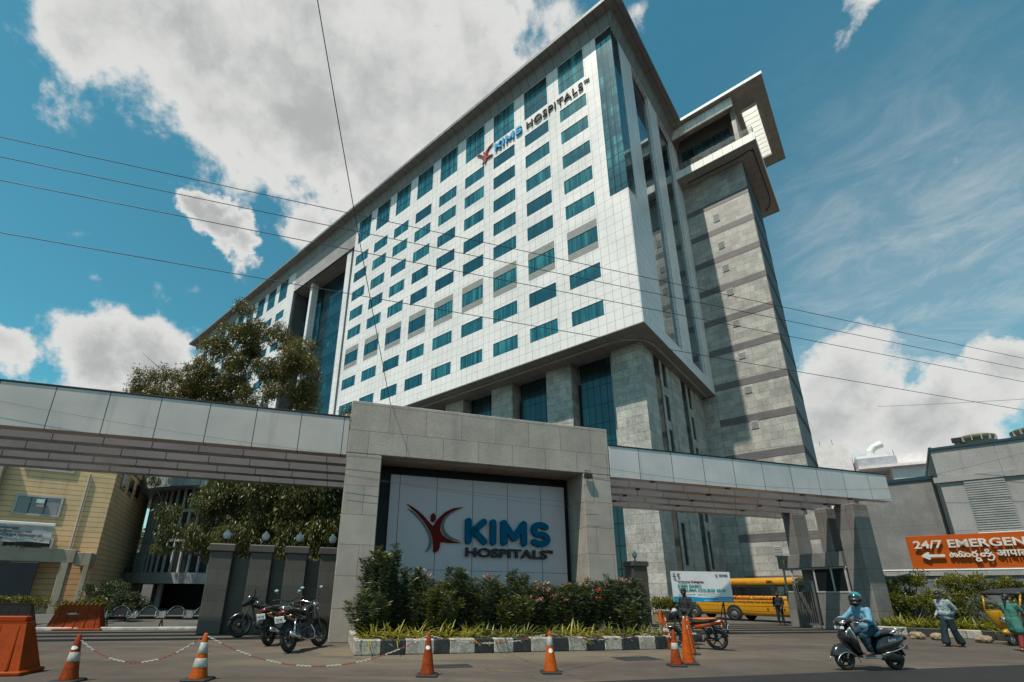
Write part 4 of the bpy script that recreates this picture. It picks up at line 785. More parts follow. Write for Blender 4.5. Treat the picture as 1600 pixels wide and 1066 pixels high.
def tuft(name, x, y, z, n, L, m, label=None, cat='plant', grp=None, spread=1., seed=0, W=.022):
    rr = random.Random(seed); mb = MB()
    for k in range(n):
        a = rr.uniform(0, 2*PI); l = L*rr.uniform(.6, 1.1); el = rr.uniform(.35, 1.25); cx, cy = rr.uniform(-.08,.08)*spread, rr.uniform(-.06,.06)*spread; path = []
        for j in range(5):
            t = j/4; r_ = l*t*cos(el)*(1+.25*t); zz = l*(t*sin(el)-.55*t*t*cos(el)*1.1); path.append((cx+r_*cos(a), cy+r_*sin(a), zz))
        s_ = (-sin(a), cos(a)); vs = []
        for j, p in enumerate(path): w_ = W*(1-.85*(j/4)**1.5); vs += [(p[0]-s_[0]*w_, p[1]-s_[1]*w_, p[2]), (p[0]+s_[0]*w_, p[1]+s_[1]*w_, p[2]+.006)]
        mb.add(vs, [(2*j, 2*j+1, 2*j+3, 2*j+2) for j in range(4)])
    o = mb.build(name, m); o.location = (x, y, z); 
    if label: tag(o, label, cat, grp)
    return o
rr0 = random.Random(4)
place = ['at the left end of the planter','second from the left end','third from the left end','in front of the low bright oleander','just left of the cone by the planter','behind the cone by the planter','below the letter K','below the letter I','below the letter M','left of the second planter cone','behind the second planter cone','right of the second planter cone','below the red flowers','second from the right end','at the right end of the planter']
for i, pl_ in enumerate(place):
    s = 1.05+i*.62+rr0.uniform(-.1,.1); x, y, _ = gp(s, -2.72+rr0.uniform(-.08,.1)); bright = i < 5 or i in (9, 10)
    tuft('spider_plant', x, y, .3, 64, .66 if bright else .56, LM['var' if bright else 'vard'], ('golden' if bright else 'dull green')+' strap leaved plant '+pl_, 'plant', 'strap leaved plants along the planter front', 2.6, i, .026)
# trees
def tree(name, x, y, trunk, clusters, m, label, nleaf, L, Wd, grp=None, droop=.0, seed=0, twigs=(), bm=None, tr=.28, dirs=None, trunkh=None):
    global RNG; RNG = np.random.default_rng(500+seed); rr = random.Random(seed); e = empty(name, (x, y, 0), 0, label, 'tree', grp); mb = MB(); P = []; D = []; Ls = []
    tz = trunkh or min(c[2] for c in clusters)*.75; t0 = [(0,0,0),(.15,.1,tz*.5),(.05,-.1,tz)]; mb.tube(t0, [tr,tr*.8,tr*.62], 10)
    nodes_ = [(np.array((.05,-.1,tz)), tr*.6)]
    for (cx, cy, cz, r) in sorted(clusters, key=lambda c: c[2]):
        c = np.array((cx, cy, cz)); best = min(nodes_, key=lambda q: np.linalg.norm(q[0]-c)+(3 if q[0][2] > cz-.2 else 0)); s_, rad = best
        mid = (s_+c)/2+np.array((rr.uniform(-.3,.3), rr.uniform(-.3,.3), rr.uniform(-.1,.4))); mb.tube([tuple(s_), tuple(mid), tuple(c)], [max(rad*.7,.03), max(rad*.55,.025), max(rad*.4,.018)], 6, False); nodes_.append((c, max(rad*.72,.03))); nodes_.append((mid, max(rad*.7,.03)))
        k = int(nleaf*r*r); u = unit(k)*(RNG.random((k,1))**.42)*r*np.array([1,1,.8]); hang = np.array([0,0,-1.])*droop
        sub = unit(14)*r*.75; idx = RNG.integers(0, 14, k); keep = RNG.random(k) < .62; u[keep] = sub[idx[keep]]+RNG.normal(size=(keep.sum(),3))*r*.17
        P.append(c+u); D.append(unit(k)*.8+hang+u/r*.4)
        for t in range(5): p2 = c+sub[t]; mb.tube([tuple(c), tuple((c+p2)/2+np.array((0,0,.1))), tuple(p2)], [.03,.02,.01], 4, False)
    for tw in twigs: mb.tube(tw, [.05]+[.03]*(len(tw)-2)+[.01], 5, False)
    mb.build('trunk', bm or bark, e, True); P = np.concatenate(P); D = np.concatenate(D); leafy('crown', P, D, RNG.uniform(L*.7, L*1.2, len(P)), Wd, m, e, .1 if droop else 0); return e
rt = random.Random(21); cl = []
for (cx, cy, cz, rx, ry, rz_, n) in ((-.4,0,21.7,2.3,2.2,2.6,13),(2.4,0,18.6,2.6,2.2,3.3,18),(-2.0,0,18.2,2.6,2.2,2.6,14),(-5.6,0,15.9,3.3,2.2,2.4,20),(0,0,14.2,3.6,2.6,3.0,16),(-5.4,0,12.8,3.6,2.4,2.0,14),(4.3,.3,15.8,.9,1.6,2.2,5)):
    for k in range(n):
        while 1:
            q = [rt.uniform(-1,1) for _ in range(3)]
            if sum(v*v for v in q) < 1: break
        cl.append((cx+q[0]*rx, cy+q[1]*ry, cz+q[2]*rz_, rt.uniform(.75,1.15)))
tree('tall_tree', -18, 35.2, None, cl, LM['tree'], 'tall dusty green tree rising above the left beam in front of the hospital', 900, .26, .07, droop=.5, seed=2, tr=.36, trunkh=7, twigs=[[(-5.5,0,15.5),(-7,0,18),(-8.2,0,18.8),(-9.6,0,19.9)],[(-5,0,16),(-4.6,0,19.4),(-5.4,0,22.0)],[(-4.6,0,19),(-4.2,0,21.5)]])
def weeping(x, y, cl, lab, seed, sc=1.): tree('weeping_tree', x, y, None, cl, LM['weep'], lab, 1500, .22, .042, 'weeping trees behind the dark piers', droop=1.25, seed=seed, tr=.2, bm=barkd, trunkh=3)
def wcl(seed, h, w, z0, n): q = random.Random(seed); return [(q.uniform(-w,w)*(1-.45*(i/n)), q.uniform(-w,w)*.7*(1-.4*i/n), z0+(h-z0)*i/n+q.uniform(-.2,.2), q.uniform(.65,1.05)) for i in range(n)]
weeping(-13.6, 26.5, wcl(1, 9.2, 1.6, 3.6, 34)+[(-2.8,-1,5.4,.7),(-2.6,-1,4.4,.65),(-2.7,-1,3.6,.5),(-3.6,-1.5,7.1,.4)], 'leftmost weeping tree with drooping leaves beside the curved building', 31)
weeping(-11.0, 25.4, wcl(2, 9.4, 1.6, 3.0, 34), 'second weeping tree from the left behind the globe lamps', 32)
weeping(-8.6, 25.2, wcl(3, 9.6, 1.5, 3.0, 34), 'weeping tree left of the granite frame with pale lit leaves', 33)
weeping(-6.9, 26.2, wcl(4, 8.6, 1.2, 3.2, 24)+[(-1.6,4,11.9,.8),(-1.7,4,13,.6),(-1.5,4,10.8,.8),(-1.3,4,9.8,.8)], 'rightmost weeping tree, its pointed top showing just above the beam', 34)
tree('distant_tree', -43, 62, None, [(q.uniform(-3,3), q.uniform(-2,2), q.uniform(3,8.5), 1.2) for q in [random.Random(77)] for _ in range(14)], LM['far'], 'pale hazy tree in the gap beside the yellow building', 260, .4, .16, seed=8)
def shrub(name, x, y, z, w, h, m, label, n=2600, L=.12, Wd=.05, grp=None, seed=0, white=0, nb=16):
    global RNG; RNG = np.random.default_rng(900+seed); e = empty(name, (x, y, z), 0, label, 'shrub', grp); rr = random.Random(seed); st = MB(); P = []; D = []
    cs = [(rr.uniform(-.42,.42)*w, rr.uniform(-.35,.35)*w, h*rr.uniform(.3,.88)) for _ in range(nb)]
    for c in cs:
        st.tube([(c[0]*.2,c[1]*.2,0),(c[0]*.6,c[1]*.6,c[2]*.6),c], [.018,.012,.007], 4, False); k = n//nb; r = .22*w**.5*rr.uniform(.7,1.2); u = unit(k)*(RNG.random((k,1))**.5)*r*np.array([1,1,.8]); P.append(np.array(c)+u); D.append(u/r+unit(k)*.7+np.array([0,0,.3]))
    st.build('stems', barkd, e); P = np.concatenate(P); leafy('foliage', P, np.concatenate(D), RNG.uniform(L*.6,L*1.2,len(P)), Wd, m, e, .1)
    if white: F = np.repeat(np.array([[c[0]+rr.uniform(-.2,.2), c[1]-.1, c[2]+.22] for c in cs[:white]]), 12, axis=0)+RNG.normal(size=(white*12, 3))*.04; leafy('flowers', F, unit(len(F)), .07, .05, leafmat('white_petal', (.7,.7,.66), (.75,.75,.7), None, .2), e)
    return e
sh = [(12.2,-6.2,1.3,1.6,'shrub','dark green shrub touching the right side of the booth column',0),(12.9,-5.3,1.7,3.1,'shrub','tall bright shrub with white blossoms at the left end of the orange sign',5),(13.9,-6.6,1.7,1.85,'shrub','rounded yellow green shrub in the middle of the right bed',0),
      (15.0,-5.2,1.6,2.7,'shrub','tall leafy shrub with white blossoms under the letters EMER',4),(16.6,-5.1,1.5,2.6,'shrub','tall leafy shrub right of the walking man',4),(19.3,-5.0,1.6,2.3,'shrub','leafy shrub at the right edge above the rickshaw roof',0)]
for i, (a, b, w, h, m, lab, wh) in enumerate(sh): x, y, _ = hp(a, b); shrub('flowering_shrub' if wh else 'shrub', x, y, .3, w*1.1, h*.93, LM['shrub'], lab, 4200, .13, .05, 'shrubs in the right bed', 40+i, wh, 22)
def palm(x, y, z, h, label, seed):
    rr = random.Random(seed); e = empty('feather_palm', (x, y, z), 0, label, 'palm', 'feathery palms in the right bed'); st = MB(); P = []; D = []
    for k in range(15):
        a = rr.uniform(0, 2*PI); l = h*rr.uniform(.8,1.15); el = rr.uniform(.5,1.35); path = []
        for j in range(7): t = j/6; r_ = l*t*cos(el); path.append((r_*cos(a), r_*sin(a), l*(t*sin(el)-.45*t*t*cos(el))))
        st.tube(path, [.016,.013,.011,.009,.007,.005,.003], 4, False)
        for j in range(2, 42):
            t = j/42*6; i0 = min(int(t), 5); f = t-i0; p = np.array(path[i0])*(1-f)+np.array(path[i0+1])*f
            for sg in (-1, 1): P.append(p); D.append((-sin(a)*sg+cos(a)*.6, cos(a)*sg+sin(a)*.6, rr.uniform(-.5,.1)))
    st.build('stems', barkd, e); leafy('fronds', P, D, .34, .02, LM['palm'], e, .25)
x, y, _ = hp(14.7,-6.3); palm(x, y, .3, 1.9, 'feathery palm left of the walking man', 1); x, y, _ = hp(16.4,-6.2); palm(x, y, .3, 1.9, 'feathery palm between the walking man and the rickshaw', 2)
for i in range(15):
    x, y, _ = hp(12.1+i*.56, -7.55-.02*i); tuft('hedge_plant', x, y, .3, 85, .85, LM['hedge'], ['first','second','third','fourth','fifth','sixth','seventh','eighth','ninth','tenth','eleventh','twelfth','thirteenth','fourteenth','last'][i]+' yellow green hedge plant counted from the booth', 'plant', 'yellow green hedge row by the right kerb', 3.6, 60+i, .034)
# bushes at far left + pots by the bus
for i, (x, y, w, h, lab) in enumerate(((-19.2,21.5,1.6,1.1,'round green bush behind the brown barrier at the left edge'),(-17.2,22.2,1.4,1.1,'green bush between the brown and the orange barrier'),(-16.6,24.4,1.8,1.4,'tall dark bush behind the orange barrier'),(-18.4,25.4,2.4,2.0,'large dark bush behind the brown barrier against the yellow building'))):
    shrub('bush', x, y, 0, w, h, LM['shrub' if i < 2 else 'ole'], lab, 3600, .11, .055, 'bushes behind the plastic barriers', 70+i)
for i in range(8):
    x = 10.9+i*.42; y = 30.2+i*.30; e = empty('potted_plant', (x, y, 0), 0, ['leftmost','second','third','fourth','fifth','sixth','seventh','rightmost'][i]+' leafy plant of the row in cream fluted pots', 'potted plant', 'potted plants beside the bus')
    mb = MB(); mb.lathe([(.18,0),(.20,.05),(.25,.5),(.28,.55),(.28,.62),(.22,.62),(.20,.55)], seg=14); mb.build('pot', mat('cream_pot', (.30,.22,.11), .7, var=.15), e); RNG = np.random.default_rng(i); k = 420
    u = unit(k)*(RNG.random((k,1))**.5)*np.array([.42,.42,.42])+np.array([0,0,1.05]); leafy('foliage', u, unit(k)+np.array([0,0,.4]), .14, .07, LM['shrub'], e)
# ================================================================== overhead cables
cabm = mat('cable_grey', (.03,.03,.032), .6)
def cable(name, p, q, r, sag, label, n=24, grp=None, m=None):
    mb = MB(); P = [tuple(p[i]+(q[i]-p[i])*t-(sag*4*t*(1-t) if i == 2 else 0) for i in range(3)) for t in [j/n for j in range(n+1)]]; mb.tube(P, r*.68, 6); o = mb.build(name, m or cabm); return tag(o, label, 'cable', grp)
for z, lab in ((10.8,'uppermost of the four long parallel cables crossing the sky'),(10.28,'second highest of the four long parallel cables'),(9.68,'third highest of the four long parallel cables'),(8.4,'lowest of the four long parallel cables, starting lowest at the left edge')):
    cable('overhead_cable', gp(-38,-6,z+.25), gp(58,-6,z+.2), .013, .25, lab, 40, 'long parallel overhead cables')
p = gp(1.4,.3,8.0); d = wray(502,-2); c0 = Vector((0,0,1.5)); q = c0+d*16; q2 = c0+d*16+(c0+d*16-Vector(p))*.6
cable('drop_cable', p, tuple(q2), .018, .45, 'steep single cable running up from the top left of the granite frame')
cable('thin_cable', gp(-12,-.12,6.9), gp(9.2,-.12,6.05), .007, .5, 'thin cable sagging over the left beam towards the floodlight', 24, 'thin cables strung across the gateway'); cable('thin_cable', gp(-.2,-.15,5.25), gp(9.4,-.1,4.85), .007, .12, 'upper thin cable strung across the front of the sign panel', 24, 'thin cables strung across the gateway')
cable('thin_cable', gp(-.2,-.2,5.2), gp(9.4,-.14,4.55), .006, .05, 'lower thin cable strung across the front of the sign panel', 24, 'thin cables strung across the gateway'); cable('thin_cable', gp(9.3,-.12,6.35), gp(25.6,-.12,6.6), .008, .35, 'thin cable sagging across the right beam', 24, 'thin cables strung across the gateway')
cable('roof_cable', hp(14,2,13.6), hp(36,1,10.5), .015, .4, 'thin cable above the emergency building roof'); cable('roof_cable', hp(15.5,3.2,8.9), hp(30,1.5,12.5), .013, .5, 'thin cable slanting across the front of the emergency building')
# ================================================================== traffic cones, chains, barriers, bench
orange = mat('cone_orange_plastic', (.42,.07,.003), .6, spec=.25, var=.16, scale=6, fine=.12, fscale=25); odirty = mat('dirty_orange_plastic', (.24,.036,.004), .65, spec=.2, var=.3, scale=7, fine=.2, fscale=25)
wband = mat('reflective_band', (.40,.38,.34), .5, var=.18, scale=9, fine=.15)
def cone(x, y, h, bands, label, dirty=False, rb=.135, sticker=None, rz=0, base=True):
    e = empty('traffic_cone', (x, y, 0), rz, label, 'traffic cone', 'orange traffic cones'); m = odirty if dirty else orange; rt_ = .03
    rad = lambda z: rb+(rt_-rb)*(z/h)
    mb = MB(); mb.lathe([(rb,.035),(rb*.995,.05)]+[(rad(h*t), h*t) for t in (.2,.4,.6,.8,.97)]+[(rt_*.8,h),(rt_*.4,h+.004)], seg=24); mb.build('cone_body', m, e, True)
    mb = MB(); mb.bbox(-rb*1.45,rb*1.45,-rb*1.45,rb*1.45,0,.04,.02); mb.build('base', M['rubber'], e)
    for a, b in bands: mb = MB(); mb.lathe([(rad(a*h)+.001,a*h),(rad(a*h)+.004,a*h+.004),(rad(b*h)+.004,b*h-.004),(rad(b*h)+.001,b*h)], seg=24); mb.build('reflective_band', wband, e, True)
    if sticker:
        z, w_, hh = sticker; mb = MB(); vs = []; 
        for k in range(13):
            for s_ in (-1, 1): a = -PI/2-rz+(k/12-.5)*w_/rad(z); t = sin(PI*k/12)**.5*hh/2; zz = z+s_*t; r_ = rad(zz)+.0055; vs.append((r_*cos(a), r_*sin(a), zz))
        mb.add(vs, [(2*k, 2*k+2, 2*k+3, 2*k+1) for k in range(12)]); mb.build('sticker', M['white'], e)
    return e
cone(-6.80,8.95,.74,[(.43,.62)],'dirty cone with an oval white sticker, leftmost of all cones',True,.14,(.53,.13,.06)); cone(-4.78,9.25,.76,[(.28,.47),(.57,.80)],'cone with two white bands, second from the left',False,.15)
cone(-.865,10.05,.76,[],'dark orange cone with white patches standing left of centre before the planter',True,.14,(.5,.09,.07)); cone(1.57,10.62,.77,[(.66,.88)],'bright cone with a torn white band before the right half of the planter',False,.14,(.42,.08,.09))
cone(4.60,11.85,.76,[(.46,.64)],'short striped cone in front of the two tall plain cones',True,.13); cone(5.02,12.2,1.0,[],'tall plain cone, the nearer of two beside the orange motorcycle',False,.135); cone(5.95,14.2,.97,[],'tall plain cone, the farther of two beside the orange motorcycle',False,.135)
cone(5.84,15.6,.93,[(.5,.62),(.33,.4)],'banded cone standing just past the right end of the planter',True,.14); cone(10.75,29.3,.75,[],'small plain cone far back beside the potted plants',False,.16)
chr_ = mat('red_chain', (.22,.035,.022), .6, var=.2); chw = mat('white_chain', (.42,.40,.38), .6, var=.15)
def chain(p, q, sag, label, seed=0):
    e = empty('plastic_chain', p, 0, label, 'chain', 'red and white plastic chains'); L = sum((q[i]-p[i])**2 for i in range(3))**.5; n = int(L*1.12/.042); rings = {0: MB(), 1: MB()}
    P = [Vector(((q[0]-p[0])*t, (q[1]-p[1])*t, (q[2]-p[2])*t-sag*4*t*(1-t))) for t in [j/n for j in range(n+1)]]
    for k in range(n):
        a, b = P[k], P[k+1]; d = (b-a).normalized(); X = Matrix.Translation((a+b)/2) @ d.to_track_quat('X', 'Z').to_matrix().to_4x4() @ Matrix.Rotation(PI/2*(k % 2)+.3, 4, 'X')
        mb = rings[(k//7) % 2]; pts = [(.026*cos(2*PI*i/8), .013*sin(2*PI*i/8), 0) for i in range(9)]; mb.tube(pts, .0048, 4, False, T=X)
    rings[0].build('white_links', chw, e); rings[1].build('red_links', chr_, e)
tp = lambda x, y, h: (x, y, h)
chain((-6.78,8.95,.66),(-4.80,9.25,.72),.40,'sagging chain between the two leftmost cones'); chain((-4.76,9.25,.72),(-.88,10.05,.71),.52,'long low chain between the second cone and the cone before the planter')
chain((-.85,10.05,.71),(1.55,10.62,.73),.16,'chain between the two cones in front of the planter kerb'); chain((1.6,10.64,.73),(5.82,15.55,.62),.22,'chain running from the torn banded cone to the planter end cone')
chain((5.86,15.6,.88),(4.62,11.9,.70),.3,'short chain between the planter end cone and the short striped cone'); chain((5.02,12.2,.95),(5.93,14.2,.9),.30,'chain hanging between the two tall plain cones')
def barrier(x, y, rz, L, h, d, m, label, yellow=False, text_=None, ribs=5):
    e = empty('plastic_barrier', (x, y, 0), rz, label, 'barrier'); mb = MB(); s_ = h*.22
    prof = [(-d/2,.06),(d/2,.06),(d*.20,h*.86),(d*.20,h*.9),(-d*.20,h*.9),(-d*.20,h*.86)]
    vs = []; 
    for (xx, q) in ((-L/2, 0), (-L/2, 1), (L/2, 1), (L/2, 0)): pass
    ends = lambda f: [(f*(L/2 if z < h*.5 else L/2-s_*.9), y_, z) for y_, z in prof]
    mb.add(ends(-1)+ends(1), [tuple(range(5,-1,-1)), tuple(range(6,12))]+[(i, (i+1) % 6, 6+(i+1) % 6, 6+i) for i in range(6)]); mb.build('body', m, e)
    mb = MB(); mb.bbox(-L/2-.06,L/2+.06,-d/2-.05,d/2+.05,0,.075,.02); mb.build('foot', m, e)
    mb = MB(); mb.bbox(-L/2+s_*1.1,L/2-s_*1.1,-d*.13,d*.13,h*.9,h,.015); mb.build('top_rail', m, e)
    mb = MB()
    for k in range(ribs): q = -L/2+L*(k+.6)/(ribs+.2); mb.tube([(q*1.0,-d/2-.002,.09),(q*.86,-d*.205,h*.84)], [.028,.016], 6)
    mb.build('ribs', m, e)
    if yellow:
        mb = MB(); k = -L/2+s_*1.15
        while k < L/2-s_*1.3: mb.add([(k,-d*.13-.004,h*.905),(k+.07,-d*.13-.004,h*.905),(k+.13,-d*.13-.004,h*.995),(k+.06,-d*.13-.004,h*.995)], [(0,1,2,3)]); k += .15
        mb.build('yellow_stripes', mat('yellow_tape', (.5,.36,.03), .6), e)
    if text_: text('lettering', text_, .11, M['white'], e, Matrix.Translation((-.15,-d*.335,h*.56)) @ Matrix.Rotation(R(68), 4, 'X'), ext=.002, bold=.003, align='CENTER')
    return e
barrier(-9.0,9.55,R(12),1.75,.98,.62,mat('barrier_orange_plastic', (.27,.036,.001), .65, spec=.2, var=.14, scale=3),'big bright orange plastic barrier cut by the left edge of the picture')
barrier(-14.75,19.15,R(12),1.75,.98,.5,odirty,'orange plastic barrier with a yellow and black striped top, middle distance',True,'TRAFFIC')
barrier(-17.0,18.8,R(12),1.6,.95,.5,mat('brown_plastic', (.10,.045,.030), .55, var=.25, scale=6),'dull brown plastic barrier left of the striped one')
BE = empty('metal_bench', gp(-6.6,6.6,0), GR, 'row of four black metal seats with round chrome arm hoops before the dark void', 'bench')
for k in range(4):
    x = -1.65+k*.98; mb = MB(); mb.loft([(-.27,x+.27,0,.0,.0)]) if False else None
    mb = MB(); mb.bbox(x,x+.62,-.22,.22,.42,.46,.015); mb.build('seat', M['dark'], BE)
    mb = MB(); vs = []; 
    for i in range(9):
        a = R(180*i/8); vs.append((x+.31+.31*cos(a), .22, .5+.30*sin(a)))
    mb.add([(x, .2,.5)]+vs+[(x+.62,.2,.5)], [tuple(range(1, 10))]); mb.build('backrest', mat('perforated_black_back', (.035,.035,.037), .5), BE)
    mb = MB(); mb.tube([(x-.0+.31-.33*cos(R(a)), .22, .48+.36*sin(R(a))) for a in range(0,181,15)], .018, 8); mb.build('back_hoop', M['chrome'], BE)
    for xx in (x-.04, x+.66): mb = MB(); mb.tube([(xx,.2,.46),(xx,.14,.66),(xx,.0,.69),(xx,-.17,.66),(xx,-.2,.45)], .017, 8); mb.build('armrest', M['chrome'], BE)
mb = MB(); mb.bbox(-1.75,2.1,-.05,.05,.35,.42,.01); mb.build('seat_rail', M['dark'], BE)
for x in (-1.7,.2,2.05): mb = MB(); mb.tube([(x,-.25,.03),(x,0,.38),(x,.25,.03)], .025, 6); mb.build('leg', M['dark'], BE)
mh = MB(); mh.box(-.42,.42,-.25,.25,0,.006)
for k in range(9): mh.box(-.4+k*.095,-.4+k*.095+.03,-.23,.23,.006,.012)
o = mh.build('drain_cover', mat('cast_iron', (.025,.025,.025), .7)); o.location = (-.45,11.35,.0); o.rotation_euler = (0,0,GR); tag(o, 'dark iron drain cover set in the ground before the planter', 'drain cover')
mh = MB(); mh.box(-.55,.55,-.35,.35,0,.006)
for k in range(9): mh.box(-.5+k*.12,-.46+k*.12,-.33,.33,.006,.012)
o = mh.build('drain_cover', mat('cast_iron_plate', (.03,.03,.03), .7)); o.location = (4.1,13.1,.0); o.rotation_euler = (0,0,GR); tag(o, 'dark drain cover left of the short striped cone', 'drain cover')
# ================================================================== lettered banner
BB = empty('event_banner', (8.72, 22.0, 1.27), R(4), 'white event banner welcoming delegates, blue strip along its foot', 'banner'); wid = 2.72; hh = 1.28
mb = MB(); Nx, Nz = 24, 10; pts = [(wid*i/Nx, .006*sin(i*.5)+.004*cos(j*.8+i*.3), hh*j/Nz) for j in range(Nz+1) for i in range(Nx+1)]; pts2 = [(x, y+.012, z) for x, y, z in pts]; n_ = len(pts)
mb.add(pts+pts2, [(j*(Nx+1)+i, j*(Nx+1)+i+1, (j+1)*(Nx+1)+i+1, (j+1)*(Nx+1)+i) for j in range(Nz) for i in range(Nx)]+[(n_+j*(Nx+1)+i, n_+(j+1)*(Nx+1)+i, n_+(j+1)*(Nx+1)+i+1, n_+j*(Nx+1)+i+1) for j in range(Nz) for i in range(Nx)]); mb.build('banner_cloth', mat('banner_white', (.62,.62,.64), .5, var=.05), BB, True)
mb = MB(); mb.add([(x*wid/24, -.0135, z) for z in (.0,) for x in range(25)]+[(x*wid/24, -.0135, .20+.02*sin(x*.35)) for x in range(25)], [(i, i+1, 26+i, 25+i) for i in range(24)]); mb.build('blue_strip', mat('cyan_print', (.0,.25,.46), .5), BB)
tealp = mat('teal_print', (.0,.24,.22), .5); mpr = mat('maroon_print', (.16,.01,.02), .5); gp_ = mat('grey_print', (.12,.12,.13), .5)
text('headline', 'Welcome Delegates', .115, mpr, BB, TM(.26,-.016,.80), ext=.001, bold=.005, width=1.2); text('headline', 'KIMS BASIC', .165, tealp, BB, TM(.26,-.016,.60), ext=.001, bold=.006, width=1.07); text('headline', 'TRAUMA COURSE 2018', .165, tealp, BB, TM(.26,-.016,.43), ext=.001, bold=.006, width=2.15)
text('small_print', 'Date: June 23rd & 24th, 2018      Block III, 10th Floor, Secunderabad', .062, gp_, BB, TM(.26,-.016,.29), ext=.001, bold=.001, width=1.75); text('small_print', 'THE SURGICAL SOCIETY, COURSE', .05, M['white'], BB, TM(2.0,-.020,.115), ext=.001, bold=.001, width=.64); text('small_print', 'HEAD OF THE DEPARTMENT OF SURGERY & CRITICAL CARE', .05, M['white'], BB, TM(1.4,-.020,.045), ext=.001, bold=.001, width=1.25)
mb = MB(Matrix.Translation((2.22,0,1.07))); kims(mb, 0, 0, .105, -.018, -.013, 1.0, step=.0001); mb.build('logo_letters', mat('blue_print', (.0,.09,.2), .5), BB)
logo(lambda X, Y: (1.98+(X-110)/505*.2, 1.20-(Y-100)/450*.17), BB, M['redl'], M['greyc'], -.012, .003)
mb = MB(); mb.tube([(.13,-.04,1.05),(.13,-.04,1.2)], .03, 8); mb.tube([(.07,-.04,1.06),(.12,-.04,1.03),(.2,-.04,1.06)], .02, 6); mb.ell((.33,-.04,1.14), (.065,.01,.05)); mb.bbox(.29,.37,-.016,-.03,1.03,1.09,.003); mb.build('emblem', gp_, BB)
for x in (.55, 2.25): mb = MB(); mb.bbox(x,x+.05,.03,.08,-1.27,1.25,.005); mb.tube([(x+.02,.07,.0),(x+.02,.7,-1.25)], .02, 6); mb.build('stand', M['dark'], BB)
# ================================================================== bus
az = 123; by = mat('bus_yellow', (.55,.24,.006), .3, var=.07, scale=1.2, coat=.3, streak=.1)
BU = empty('school_bus', (17.41, 33.86, 0), R(az+180), 'yellow hospital bus with a dark window band standing behind the banner', 'bus')
# local frame: x towards the right-hand near end, -y towards the camera
T = Matrix.Identity(4)
mb = MB(); mb.loft([(-3.75,1.05,.98,.85,.40),(-3.55,1.1,1.0,1.04,.60),(-3.2,1.1,1.0,1.09,.66),(4.6,1.1,1.0,1.09,.66),(4.75,1.1,1.0,1.06,.62)], 28, 7); mb.build('lower_body', by, BU, True)
mb = MB(); mb.loft([(-3.5,1.1,2.42,.92,.24),(-3.3,1.1,2.42,1.04,.29),(4.6,1.1,2.42,1.06,.29),(4.75,1.1,2.42,1.02,.26)], 24, 4); mb.build('roof', by, BU, True)
mb = MB(); mb.bbox(-3.45,4.68,.10,2.1,1.5,2.25,.04); mb.build('window_band', M['voiddark'], BU)
for k in range(9):
    x = -3.2+k*.87; mb = MB(); mb.box(x,x+.78,.06,.09,1.62,2.13); w = mb.build('window', M['dkglass'], BU); mb = MB(); mb.box(x-.045,x,.05,.1,1.5,2.2); mb.box(x,x+.78,.052,.07,1.80,1.83); mb.build('window_frame', M['dark'], w)
    mb = MB(); mb.tube([(x+.1,.2,1.72),(x+.3,.35,1.74),(x+.5,.3,1.70)], .03, 6); mb.build('seat_rail', by, BU)
for z in (.62,1.36,.95): mb = MB(); mb.box(-3.3,4.6,-.003+(.018 if z == .62 else 0),.02,z,z+.025); mb.build('rub_strip', M['dark'] if z != .95 else mat('dull_yellow', (.40,.2,.01), .5), BU)
def wheel(name, par, c, Rr, w, axis='y', rimm=None, seg=32, spokes=6, hub=.06, rim=.64):
    mb = MB(); mb.torus(c, Rr-w*.5, w*.5, axis, seg, 10, 1.05); t = mb.build(name, M['rubber'], par, True); mb = MB(); mb.torus(c, Rr*rim+.012, .014, axis, seg, 6, 2.2)
    mb.lathe([(hub,-w*.45),(hub*1.15,-w*.2),(hub*1.15,w*.2),(hub,w*.45)], c, 14, axis)
    for k in range(spokes):
        a = 2*PI*k/spokes+.3; p = (cos(a), sin(a)); f = (lambda r, o: (c[0]+r*p[0], c[1]+o, c[2]+r*p[1])) if axis == 'y' else (lambda r, o: (c[0]+o, c[1]+r*p[0], c[2]+r*p[1])); mb.tube([f(hub*.9, w*.1), f(Rr*rim, 0)], .011 if spokes > 8 else .017, 5)
    mb.build('rim', rimm or M['dark'], t, True); return t
for x in (0, 3.4 if False else -2.9):
    mb = MB(); mb.lathe([(.53,0),(.53,.03)], (x,-.012,.48), 28, 'y'); mb.build('wheel_arch', M['voiddark'], BU)
    for y in (.03, 1.95): t = wheel('wheel', BU, (x,y,.42), .42, .24, rimm=mat('steel_wheel', (.10,.10,.10), .6), spokes=8, hub=.2)
text('bus_lettering', 'SML', .2, M['dark'], BU, TM(2.35,.03,2.38), ext=.004, bold=.004, width=.42)
mr = mat('red_orange_print', (.50,.06,.015), .5); text('bus_lettering', 'Institute of Medical Sciences', .22, mr, BU, TM(-1.9,-.012,1.40), ext=.003, bold=.005, width=4.6); text('bus_lettering', 'Institute of Medical Sciences', .2, mat('orange_print', (.60,.15,.01), .5), BU, TM(-2.3,.03,2.36), ext=.003, bold=.004, width=3.4)
text('bus_lettering', 'College of Nursing, School of Nursing, Minister Road, Secunderabad, 500003.', .12, M['dark'], BU, TM(-1.4,-.012,1.17), ext=.003, bold=.003, width=4.6); text('bus_lettering', '24', .3, mr, BU, TM(-2.3,-.012,1.14), ext=.003, bold=.004)
logo(lambda X, Y: (3.75+(X-110)/505*.42, 1.48-(Y-100)/450*.36), BU, M['redl'], M['white'], -.012, .006); mb = MB()
for x in (2.2, 3.2): mb.lathe([(.045,0),(.045,.02)], (x,-.03,.8), 10, 'y')
mb.build('fuel_caps', M['dark'], BU)
